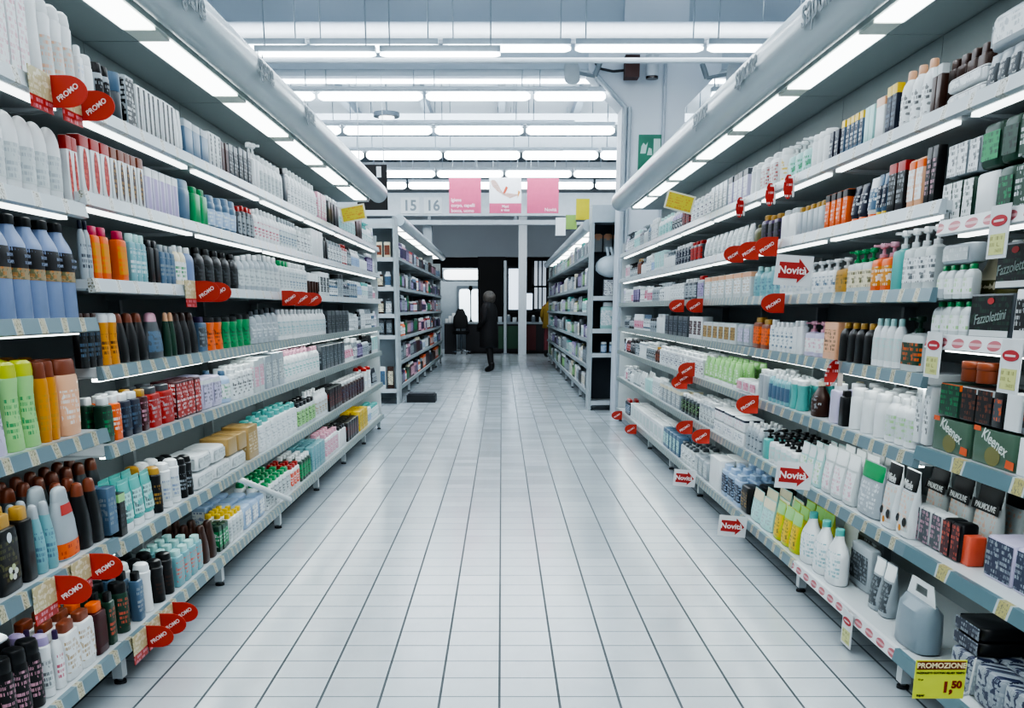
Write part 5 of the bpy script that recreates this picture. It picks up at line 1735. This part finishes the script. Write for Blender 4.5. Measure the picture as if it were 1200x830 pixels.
new_sign(1, 951, 2, 'white sign with a red arrow under the right second shelf, highest of four', dz=.155, w=.155, h=.125)
new_sign(1, 951, 5, 'white sign with a red arrow before the refill pouches, right sixth shelf', dz=.12, w=.15, h=.115)
new_sign(1, 876, 6, 'white sign with a red arrow on the bottom rail by the pale pouches', dz=.03, w=.15, h=.115)
new_sign(1, 816, 6, 'white sign with a red arrow on the bottom rail, farthest of four', dz=.05, w=.15, h=.115)

# yellow shelf talkers at the ends of the runs
for side, x, lev, lab in ((-1, 400, 0, 'yellow and white price card sticking out of the left top shelf'), (1, 812, 0, 'tilted yellow price card sticking out of the right top shelf')):
    p = rail_pt(side, x, lev)
    r = empty('yellow_price_sign', (p.x, p.y, p.z + .10))
    tag(r, lab, 'price card')
    s = -side
    r.rotation_euler = (0, math.radians(-10 if side < 0 else 14), 0)
    x0, x1 = sorted((0, s * .20))
    obj('card', G().box(x0, x1, 0, .003, -.06, .06, mat('d8d8c8', .5)).mesh('card'), r)
    obj('yellow_face', G().box(x0 + .012, x1 - .012, -.002, 0, -.05, .05, ink('c9bc3a', 'c4803a', 22, 22, .6)).mesh('yellow_face'), r)

# the big promotion price sign hung on the lower right rail
pa = at_depth(1071, 818, 2.60)
zs = .15
Xs = XR - .03
p0 = at_side(1136, 775, XR - .03)
ys = p0.y
q0, q1 = at_depth(1069, 819, ys), at_depth(1134, 774, ys)
w, h = q1.x - q0.x, q1.z - q0.z
r = empty('promotion_price_sign', (q0.x, ys, q0.z))
tag(r, 'yellow-green PROMOZIONE price sign showing 1,50 at the lower right corner', 'price sign')
obj('card', G().box(0, w, 0, .003, 0, h, mat('d0d94a', .5)).mesh('card'), r)
obj('header_band', G().box(w * .03, w * .97, -.0015, 0, h * .76, h * .97, mat('7a3a1c', .5)).mesh('header_band'), r)
lettering(r, 'PROMOZIONE', w * .148, 'e6d9b0', frame((w * .5, -.003, h * .865), (1, 0, 0), (0, 0, 1)), bold=.0006)
lettering(r, 'FAZZOLETTI COTTON VELVET TEMPO', w * .054, '4a4a20', frame((w * .5, -.001, h * .67), (1, 0, 0), (0, 0, 1)), bold=.0003)
lettering(r, '1,', w * .30, '8a2a1a', frame((w * .66, -.001, h * .29), (1, 0, 0), (0, 0, 1)), bold=.002)
lettering(r, '50', w * .20, '8a2a1a', frame((w * .84, -.001, h * .36), (1, 0, 0), (0, 0, 1)), bold=.0015)
lettering(r, '10 pz', w * .05, '4a4a20', frame((w * .12, -.001, h * .50), (1, 0, 0), (0, 0, 1)))
lettering(r, 'super', w * .07, '4a4a20', frame((w * .15, -.001, h * .09), (1, 0, 0), (0, 0, 1)), bold=.0004)
g = G()
g.poly([(w, .0, h * .05), (w * 1.18, .02, h * .02), (w * 1.25, .02, h * 1.0), (w * 1.22, .02, h * .98), (w * 1.16, .02, h * .12), (w, .0, h * .12)], .003, (0, 1, 0), mat('d6dadb', .4))
obj('plastic_holder', g.mesh('plastic_holder'), r)

# small red-oval price cards in the nearest right bay
for i, (x, lev, lab, first, dz) in enumerate(((1176, 1, 'white card with a red oval hanging off the right second shelf rail', True, 0), (1098, 2, 'white card with a red oval at the far end of the right third shelf rail', True, 0.0), (1190, 2, 'larger white card with a red oval on the right third shelf rail', True, -.01),
                                              (996, 6, 'small white card with a red oval hanging off the right bottom rail', False, -.01))):
    p = rail_pt(1, x, lev, first)
    r = empty('oval_price_sign', (p.x - .004, p.y, p.z + dz))
    tag(r, lab, 'price card', None)
    hw = .054
    obj('card', G().box(-.003, 0, -hw, hw, -.125, .012, mat('d6dadc', .5)).mesh('card'), r)
    g = G()
    g.poly([(-.0045, hw * .8 * math.cos(t), -.028 + .0145 * math.sin(t)) for t in [2 * PI * j / 20 for j in range(20)]], .0012, (1, 0, 0), mat('b5303a', .5))
    g.box(-.0052, -.0045, -hw * .5, hw * .5, -.031, -.0255, mat('e0cfd2', .5))
    obj('red_oval', g.mesh('red_oval'), r)
    obj('yellow_price', G().box(-.0042, -.003, -hw * .75, hw * .75, -.115, -.062, ink('c9cc8a', '8a8a50', 70, 70, .58)).mesh('yellow_price'), r)

# ------------------------------------------------------------------ stock on the far racks and end displays
FARL = [('PU', 'W', 'LI'), ('LI', 'PU', 'PU'), ('SB', 'W', 'N'), ('PU', 'SV', 'DG'), ('K', 'G', 'DG'), ('BR', 'CR', 'MR'), ('DG', 'SV', 'G'), ('MR', 'W', 'PK'), ('W', 'W', 'LB'), ('N', 'W', 'LI'), ('RD', 'W', 'W'), ('SV', 'DG', 'W'), ('DGN', 'W', 'GN'), ('O', 'W', 'W'), ('PK', 'W', 'PU')]
FARR = [('G', 'DG', 'SV'), ('DG', 'W', 'K'), ('W', 'GN', 'LT'), ('SV', 'W', 'G'), ('DGN', 'W', 'LG'), ('W', 'W', 'CR'), ('T', 'W', 'W'), ('G', 'W', 'W'), ('DG', 'W', 'SV'), ('LI', 'W', 'W'), ('PU', 'SV', 'LI'), ('CR', 'OL', 'W')]
for side, X0, B, pal_, nm in ((-1, XFL, FLB, FARL, 'far left rack'), (1, XFR, FRB, FARR, 'far right rack')):
    for lev, z in enumerate(FZ):
        y = B[0] + .06
        while y < B[-1] - .1:
            n = rng.randint(2, 4)
            b, c, l = rng.choice(pal_)
            typ = rng.choice(['rect', 'oval', 'box', 'box', 'pack', 'can'])
            st = rng.uniform(.10, .16) * (1 + (y - B[0]) * .09)
            h = rng.uniform(.16, .25)
            for i in range(n):
                if y + st > B[-1] - .05:
                    y = B[-1]
                    break
                Y = y + st / 2
                d = .07
                bi = min(int((Y - B[0]) / 1.7), len(B) - 2)
                put(typ, 'small_' + KIND[typ][0], KIND[typ][1], 'small %s %s' % (CNAME[b], KIND[typ][0].replace('_', ' ')), '%s %s shelf' % (nm, LEVN6[lev]), BN[bi] + ' bay', 0,
                    side * (abs(X0) + .03 + d / 2), Y, z, side, round(st * .9, 2), d, round(h, 2), b, c if typ not in ('box', 'pack') else None, l, 'DG', 8, '', parts_too=False)
                y += st
        y = 0
# on top of the far right rack: coloured cards and toys
for i, (xa, xb, yt, yb, Yd, c, lab) in enumerate(((675, 691, 233, 253, 13.5, 'c8bc34', 'yellow upright card on top of the far right rack'), (663, 676, 252, 272, 15.2, '8fae5c', 'green upright card on top of the far right rack'),
                                                 (651, 663, 255, 270, 16.5, 'd8dcdf', 'white upright card on top of the far right rack'))):
    p0, p1 = at_depth(xa, yb, Yd), at_depth(xb, yt, Yd)
    r = empty('rack_top_sign', (p0.x, Yd, 2.36 if i == 0 else 2.37))
    tag(r, lab, 'card')
    hh = max(.15, p1.z - r.location.z)
    obj('card', G().box(0, p1.x - p0.x, 0, .02, .02, hh, mat(c, .5)).mesh('card'), r)
    obj('foot', G().box(0, p1.x - p0.x, -.03, .05, 0, .02, mat('4a5058', .5)).mesh('foot'), r)

# end display goods, left
for lev, z in enumerate([1.93, 1.55, 1.20, .92, .2]):
    for i in range(4):
        X_ = XFL - .10 - .11 * i
        b, c, l = rng.choice([('OW', 'SV', 'DG'), ('SV', 'DG', 'W'), ('W', 'W', 'SB'), ('CR', 'W', 'CP'), ('BR', 'W', 'CR')]) if lev != 3 else ('DG', 'W', 'G')
        typ = ['box', 'rect', 'rect', 'box', 'box'][lev]
        put(typ, 'end_display_' + ('box' if typ == 'box' else 'bottle'), KIND[typ][1], '%s %s' % (CNAME[b], KIND[typ][0].replace('_', ' ')), 'left end display, %s shelf' % ['upper', 'second', 'middle', 'lower', 'bottom'][lev], 'facing the aisle', 0, X_, EY + .10, z, -1, .085, .05, .2 if lev < 4 else .3, b, c if typ != 'box' else None, l, 'DG', 8, '', rz=-PI / 2)
o = obj('floor_riser', G().box(-.20, .20, 0, .35, 0, .10, mat('2a2d32', .6)).box(-.18, .18, .02, .33, .10, .12, mat('3a3e44', .6)).mesh('floor_riser'), None, (XFL + .30, 14.0, 0))
tag(o, 'low black plinth on the floor beside the far left rack', 'plinth')

# end display goods, right: hanging packs, a round bath sponge, gift packs
c0 = XFR + .09
for i in range(3):
    r = empty('hanging_pack', (c0 + .0 + .125 * i, EYR + .33, 1.97))
    tag(r, 'grey hanging pack with peach top, dark end display, %s of three' % nth(i), 'pack', 'hanging blister packs')
    g = G()
    g.rings([se(.02, .055, 4, 12, z_) for z_ in (0, .01, .15, .16)], mat('aab0b4', .4))
    o = obj('blister', g.mesh('blister'), r)
    o.rotation_euler = (0, 0, PI / 2)
    g = G()
    g.rings([se(.021 * s_, .056 * s_, 2.4, 12, z_) for z_, s_ in ((.14, 1), (.2, 1), (.22, .5))], mat('PE', .5))
    o = obj('peach_top', g.mesh('peach_top'), r)
    o.rotation_euler = (0, 0, PI / 2)
    g = G().tube((0, 0, .21), (0, .09, .21), .004, mat('SV', .3), n=6)
    obj('hook', g.mesh('hook'), r)
p = at_depth(715, 325, EYR + .06)
r = empty('bath_sponge', (p.x, EYR + .06, p.z))
tag(r, 'round pale bath sponge with a hanging loop on the dark end display', 'sponge')
g = G()
R = []
for j in range(9):
    t = -PI / 2 + PI * j / 8
    R.append([((.185 * math.cos(t) + .004) * math.cos(u) * (1 + .05 * math.sin(7 * u + 3 * t)), (.08 * math.cos(t) + .003) * math.sin(u), .13 + .13 * math.sin(t) * (1 + .03 * math.sin(5 * u))) for u in [2 * PI * q / 24 for q in range(24)]])
g.rings(R, mat('c3ced6', .6))
obj('sponge_body', g.mesh('sponge_body'), r)
g = G().tube((-.03, 0, .25), (-.05, .0, .36), .02, mat('b9c4cc', .6)).tube((.03, 0, .25), (.0, .0, .36), .02, mat('b9c4cc', .6))
obj('loop', g.mesh('loop'), r)
for i, (b, l, ik) in enumerate((('DG', 'W', 'PU'), ('MR', 'RD', 'W'), ('PU', 'MR', 'LI'))):
    put('box', 'gift_box', 'box', 'dark %s gift box' % CNAME[b], 'right end display, upper shelf', 'facing the aisle', 0, c0 + .12 + .13 * i, EYR + .12, 1.42, 1, .12, .06, .21, b, None, l, ik, 8, 'f', rz=PI / 2)
for i, (b, c) in enumerate((('LT', 'W'), ('LV', 'OW'))):
    put('rect', 'display_bottle', 'bottle', '%s large display bottle' % CNAME[b], 'right end display, middle shelf', 'facing the aisle', 0, c0 + .12 + .22 * i, EYR + .12, 1.02, 1, .18, .09, .33, b, c, 'W', 'TB', 12, '', rz=PI / 2)
for i in range(4):
    put('can', 'display_can', 'can', 'blue and white small can', 'right end display, lower shelf', 'facing the aisle', 0, c0 + .08 + .11 * i, EYR + .10, .72, 1, .08, .08, .14, 'SB', 'W', 'LB', 'W', 12, '', rz=PI / 2)

# ------------------------------------------------------------------ checkout counter
pc0, pc1 = at_depth(546, 414, 29.6), at_depth(650, 378, 29.6)
r = empty('checkout_counter', (pc0.x, 29.6, 0))
tag(r, 'dark checkout counter with a green front panel at the end of the aisle', 'counter')
W_ = pc1.x - pc0.x
HT = pc1.z
obj('body', G().box(0, W_, .02, .9, .06, HT - .05, mat('232126', .5)).mesh('counter_body'), r)
obj('worktop', G().box(-.03, W_ + .03, -.02, .95, HT - .05, HT, mat('8f989e', .3)).mesh('worktop'), r)
gx0, gx1 = at_depth(584, 400, 29.6).x - pc0.x, at_depth(607, 400, 29.6).x - pc0.x
obj('green_panel', G().box(gx0, gx1, -.005, .02, .14, HT - .1, panel_mat('counter_green', '2c4a38', '345743', 3, .5)).mesh('green_panel'), r)
rx0, rx1 = at_depth(617, 400, 29.6).x - pc0.x, at_depth(628, 400, 29.6).x - pc0.x
obj('red_panel', G().box(rx0, rx1, -.005, .02, .1, HT - .08, panel_mat('counter_red', '4e2226', '5c2a2c', 3, .5)).mesh('red_panel'), r)
obj('plinth', G().box(.04, W_ - .04, .05, .85, 0, .06, mat('18181b', .6)).mesh('plinth'), r)
g = G()
p = at_depth(592, 380, 29.8)
r2 = empty('counter_frame_post', (p.x, 30.0, 0.0))
r2.location = (p.x, 29.52, 0)
tag(r2, 'thin white post standing in front of the checkout counter', 'post')
obj('post', G().tube((0, 0, .015), (0, 0, z0 if False else 2.6), .05, mat('b2bac0', .4), n=12).mesh('post'), r2)
obj('base_plate', G().tube((0, 0, 0), (0, 0, .015), .11, mat('8d969c', .4), n=16).mesh('base_plate'), r2)
for i, (x, hh, c) in enumerate(((586, .16, 'c8d2da'), (596, .22, '8d98a3'), (603, .14, 'd6dee4'), (625, .2, '6d7680'), (634, .15, 'c4ccd2'))):
    p = at_depth(x, 378, 30.0)
    put('rect' if i % 2 else 'box', 'counter_item', 'item', ['pale carton', 'grey bottle', 'white carton', 'dark grey bottle', 'light carton'][i], 'on the checkout counter', 'end of aisle', 0, p.x, 30.0, HT, 1, .12, .1, hh, c, 'W' if i % 2 else None, None, 'K', 8, '', rz=PI / 2)

# loose strips on the left shelves
z_ = LZ['L1'][6]
ya, yb = aisle_y(288, 1.33, z_ - H), aisle_y(326, 1.33, z_ - H)
o = obj('loose_shelf_strip', G().tube((-1.38, ya + .05, z_ + .262), (-1.262, yb, z_ + .012), .016, mat('d9dee0', .4), n=10).mesh('loose_shelf_strip'))
tag(o, 'loose white strip leaning across the left bottom shelf by the blue packs', 'shelf strip')
g = G()
g.rings([[(-1.36 + .05 * math.cos(t), y_, zz + .016 * math.sin(t)) for t in [2 * PI * j / 14 for j in range(14)]] for y_, zz in ((2.02, .435), (2.50, .425))], mat('dfe3e5', .5))
o = obj('rolled_leaflet', g.mesh('rolled_leaflet'))
tag(o, 'long white rolled leaflet lying on the cans of the left bottom shelf', 'leaflet')

# cashier's swivel chair
Yc = 30.0
p = at_depth(540, 410, Yc)
r = empty('cashier_chair', (p.x, 29.0, 0))
p = at_depth(540, 410, 29.0)
r.location.x = p.x
tag(r, 'tall black swivel chair with a chrome star base by the checkouts', 'chair')
blk = mat('131316', .6)
g = G()
R = []
for z_, a_, b2 in ((.72, .05, .17), (.75, .06, .20), (.9, .06, .215), (1.05, .055, .20), (1.13, .05, .14), (1.20, .045, .12), (1.27, .035, .07)):
    R.append([(b2 * math.copysign(abs(math.sin(t)) ** .7, math.sin(t)), .05 + a_ * math.copysign(abs(math.cos(t)) ** .7, math.cos(t)), z_) for t in [2 * PI * j / 18 for j in range(18)]])
g.rings(R, blk)
obj('backrest', g.mesh('backrest'), r)
g = G()
g.rings([[(.23 * s_ * math.cos(t), .26 + .22 * s_ * math.sin(t), z_) for t in [2 * PI * j / 18 for j in range(18)]] for z_, s_ in ((.56, .9), (.58, 1), (.64, 1), (.66, .9))], blk)
obj('seat', g.mesh('seat'), r)
g = G().tube((0, .03, .60), (0, .03, .80), .02, blk).tube((0, .26, .60), (0, .03, .60), .02, blk)
obj('back_bracket', g.mesh('back_bracket'), r)
obj('pole', G().tube((0, .26, .10), (0, .26, .57), .028, mat('6d757c', .25, .9), n=10).mesh('pole'), r)
for q in range(5):
    a_ = 2 * PI * q / 5 + .3
    e_ = Vector((.27 * math.cos(a_), .26 + .27 * math.sin(a_), .065))
    lg = obj('leg', G().tube((0, .26, .11), e_, .02, mat('9aa3aa', .25, .9), .013).mesh('leg'), r)
    obj('castor', G().tube(e_ + Vector((-.012, 0, -.038)), e_ + Vector((.012, 0, -.038)), .027, blk, n=12).mesh('castor'), lg)

# trolleys / dark shelving beside the chair
p0, p1 = at_depth(521, 412, 29.4), at_depth(534, 378, 29.4)
r = empty('dark_side_shelf', (p0.x, 29.4, 0))
tag(r, 'low dark shelf unit with white packets on top, left of the swivel chair', 'shelf')
w = p1.x - p0.x
obj('carcass', G().box(0, w, .02, .4, 0, .84, mat('26262b', .6)).mesh('carcass'), r)
obj('top', G().box(-.02, w + .02, 0, .42, .84, .87, mat('6d757c', .4)).mesh('top'), r)
for i in range(3):
    put('pack', 'white_packet', 'packet', 'white packet', 'on the low dark shelf unit', 'by the swivel chair', 0, p0.x + w * (.2 + .3 * i), 29.55, .87, 1, .09, .08, [.12, .2, .28][i], 'W', None, None, 'K', 8, '', rz=PI / 2)


# ------------------------------------------------------------------ people
def skin_body(name, joints, edges, radii, material, root_i=0, sub=2):
    me = D.meshes.new(name)
    me.from_pydata(joints, edges, [])
    o = D.objects.new(name, me)
    COL.objects.link(o)
    md = o.modifiers.new('skin', 'SKIN')
    md.use_smooth_shade = True
    for i, v in enumerate(me.skin_vertices[0].data):
        v.radius = radii[i] if isinstance(radii[i], tuple) else (radii[i], radii[i])
        v.use_root = i == root_i
    s_ = o.modifiers.new('sub', 'SUBSURF')
    s_.levels = s_.render_levels = sub
    bpy.context.view_layer.update()
    ev = D.meshes.new_from_object(o.evaluated_get(bpy.context.evaluated_depsgraph_get()))
    D.objects.remove(o)
    ev.materials.clear()
    ev.materials.append(material)
    for p_ in ev.polygons:
        p_.use_smooth = True
    ev.name = name
    return ev


def person(loc, hgt, rz, label, coat_len, coatc, hairc, hood, lower, sway=0.03):
    """figure seen from behind; +y is the way it faces. hands in the coat pockets"""
    r = empty('person', loc, rz)
    tag(r, label, 'person')
    k = hgt / 1.70
    J = [(0, 0, .95), (0, .0, 1.12), (0, -.01, 1.30), (0, .0, 1.43), (0, .01, 1.50), (0, .02, 1.585), (0, .015, 1.66),      # 0 pelvis .. 6 crown
         (.09, 0, .90), (.095, .03, .50), (.095, -.01, .09), (.095, .13, .04),
         (-.09, 0, .90), (-.10, -.06, .51), (-.10, -.12, .09), (-.10, .02, .04),
         (.18, -.01, 1.40), (.235, -.03, 1.13), (.215, .13, .98), (.17, .185, .95),
         (-.18, -.01, 1.40), (-.235, -.03, 1.13), (-.215, .13, .98), (-.17, .185, .95)]
    E = [(0, 1), (1, 2), (2, 3), (3, 4), (4, 5), (5, 6), (0, 7), (7, 8), (8, 9), (9, 10), (0, 11), (11, 12), (12, 13), (13, 14), (3, 15), (15, 16), (16, 17), (17, 18), (3, 19), (19, 20), (20, 21), (21, 22)]
    Rr = [(.14, .11), (.13, .10), (.15, .11), (.12, .09), .055, (.078, .095), (.065, .08), .10, .08, .06, (.045, .035), .10, .08, .06, (.045, .035), .06, .05, .038, (.04, .028), .06, .05, .038, (.04, .028)]
    J = [tuple(c * k for c in p_) for p_ in J]
    Rr = [tuple(q * k for q in v) if isinstance(v, tuple) else v * k for v in Rr]
    me = skin_body('body', J, E, Rr, mat(lower, .7))
    # skin on the head
    me.materials.append(mat('b48a74', .6))
    for p_ in me.polygons:
        if p_.center.z > 1.46 * k:
            p_.material_index = 1
    obj('body', me, r)
    cm2 = mat(coatc, .8)
    g = G()
    R = []
    n = 28
    zs_ = [(coat_len, .215, .185), (coat_len + .03, .235, .20), (.75, .235, .20), (.95, .22, .185), (1.10, .21, .175), (1.28, .222, .175), (1.38, .215, .15), (1.45, .165, .12), (1.50, .115, .105), (1.535, .10, .10)]
    for z_, a_, b2 in zs_:
        if z_ >= coat_len:
            R.append([(k * a_ * math.cos(t) * (1 + (.03 * math.sin(6 * t) if z_ < .9 else 0)), k * (b2 * math.sin(t)), k * z_) for t in [2 * PI * j / n for j in range(n)]])
    g.rings(R, cm2, True, True)
    obj('coat', g.mesh('coat', 60), r)
    for s_ in (-1, 1):
        sv = skin_body('sleeve', [tuple(k * c for c in q) for q in ((s_ * .165, -.01, 1.40), (s_ * .225, -.02, 1.26), (s_ * .245, -.03, 1.12), (s_ * .225, .12, .985), (s_ * .19, .16, .96))], [(0, 1), (1, 2), (2, 3), (3, 4)],
                       [k * q for q in (.078, .074, .066, .058, .05)], cm2)
        obj('sleeve', sv, r)
        pk = G().box(s_ * .13 * k - .05, s_ * .13 * k + .05, (.155 if hood else .15) * k, .205 * k, .86 * k, .98 * k, cm2)
        obj('pocket', pk.mesh('pocket'), r)
        bt = skin_body('boot', [tuple(k * c for c in q) for q in (((.095, -.01, .22), (.095, -.015, .07), (.095, .10, .04), (.095, .16, .035)) if s_ > 0 else ((-.10, -.115, .22), (-.10, -.125, .07), (-.10, -.01, .04), (-.10, .05, .035)))], [(0, 1), (1, 2), (2, 3)],
                       [k * .078, k * .062, k * .05, k * .035], mat('131214', .5))
        obj('boot', bt, r)
    hm = ink(hairc, 'K', 60, 60, .56)
    g = G()
    R = []
    for j in range(9):
        t = -PI * (.40 if hood else .42) + PI * .92 * j / 8
        rr = math.cos(t)
        a0, b0 = (.135, .14) if hood else (.092, .108)
        R.append([(k * (a0 * rr + .004) * math.cos(u), k * ((b0 * rr + .004) * math.sin(u) - .012), k * ((1.585 if hood else 1.60) + (.15 if hood else .115) * math.sin(t))) for u in [2 * PI * q / 22 for q in range(22)]])
    if hood:
        g.rings(R, hm, True, True)
        obj('hood', g.mesh('hood', 60), r)
    else:
        vs_keep = G()
        vs_keep.rings([[(x_, min(y_, .055 * k + (z_ - 1.6 * k) * .6), z_) for x_, y_, z_ in ring] for ring in R], hm, True, True)
        obj('hair', vs_keep.mesh('hair', 60), r)
    # face on the front of the head
    g = G()
    for s_ in (-1, 1):
        c_ = Vector((s_ * .032 * k, .098 * k, 1.60 * k))
        g.rings([[c_ + Vector((.012 * k * math.cos(u) * q, .004 * k * (1 - q), .007 * k * math.sin(u) * q)) for u in [2 * PI * v / 10 for v in range(10)]] for q in (1, .6, .2)], mat('1a1a1c', .3))
    obj('eyes', g.mesh('eyes'), r)
    g = G()
    g.rings([[(.016 * k * s_ * math.cos(u), (.098 + dy) * k, k * (z_ + .004 * math.sin(u))) for u in [2 * PI * v / 10 for v in range(10)]] for z_, s_, dy in ((1.60, .5, .0), (1.575, .8, .016), (1.56, 1, .02), (1.553, .6, .004))], mat('b48a74', .6))
    obj('nose', g.mesh('nose'), r)
    obj('mouth', G().box(-.022 * k, .022 * k, .092 * k, .101 * k, 1.528 * k, 1.536 * k, mat('8a4a48', .5)).mesh('mouth'), r)
    return r


pp_ = at_depth(573, 435.5, 20.9)
d_ = H * 1240 / (435.5 - 362) - .33
pp_ = Vector(((573 - CX) / (435.5 - 362) * H / CT * 1.0, d_, 0))
person((pp_.x, d_, 0), 1.60, math.radians(62), 'person in a long dark coat and fur-edged hood walking in the middle of the aisle', .52, '17161a', '5a544f', True, '1b1a1d')
yx = at_depth(639, 395, 27.5)
person((yx.x + .14, 27.5, 0), 1.62, math.radians(-15), 'person with dark hair and a yellow top beyond the far right rack', .80, '80692a', '221e1e', False, '6a3038')

# ------------------------------------------------------------------ labels for the stock, light and camera
label_all()


def area(name, loc, sx, sy, power, rot=(0, 0, 0), col=(.93, .98, 1.0)):
    l = D.lights.new(name, 'AREA')
    l.shape = 'RECTANGLE'
    l.size, l.size_y = sx, sy
    l.energy = power
    l.color = col
    o = D.objects.new(name, l)
    COL.objects.link(o)
    o.location = loc
    o.rotation_euler = rot
    return o


for i, y_ in enumerate((-1.4, 1.2, 4.0, 6.9)):
    area('ceiling_light_row', (0, y_, 3.72), 9.0, .16, 150)
for i, y_ in enumerate((10.1, 12.45, 14.9, 17.3, 19.7)):
    area('ceiling_light_row', (0, y_ + .4, 4.1), 9.0, .2, 110)
area('added_back_wall_fill', (0, 26.5, 3.3), 6, .3, 100, (.75, 0, 0))  # fill added to brighten the grey upper back wall, not a fixture
area('added_entrance_fill', (-1.6, 31.9, 3.0), 2.5, .2, 60, (.5, 0, 0))  # added to lift the entrance wall; no lamp hangs here
for i, y_ in enumerate((8.5, 11.2, 13.6, 16, 18.5, 21)):
    area('added_ceiling_fill', (0, y_, 3.95), 10, .2, 130, (PI, 0, 0))  # upward fill added along the hall to brighten the ceiling, no fixtures of its own

w = D.worlds.new('hall_air')
bpy.context.scene.world = w
w.use_nodes = True
w.node_tree.nodes['Background'].inputs[0].default_value = (.6, .7, .8, 1)
w.node_tree.nodes['Background'].inputs[1].default_value = .3

cam = D.cameras.new('camera')
co = D.objects.new('camera', cam)
COL.objects.link(co)
co.location = (0, 0, H)
co.rotation_euler = (PI / 2 - TH, 0, 0)
cam.sensor_width = 36
cam.lens = 36 * F / 1200
cam.shift_x = (600 - CX) / 1200
cam.shift_y = (CY - 415) / 1200
cam.clip_end = 100
sc = bpy.context.scene
sc.camera = co
sc.cycles.max_bounces = 6
sc.cycles.diffuse_bounces = 4
sc.cycles.glossy_bounces = 3
sc.cycles.transmission_bounces = 2
sc.cycles.sample_clamp_indirect = 4
sc.view_settings.view_transform = 'AgX'
sc.view_settings.look = 'AgX - High Contrast'
sc.view_settings.exposure = -0.2
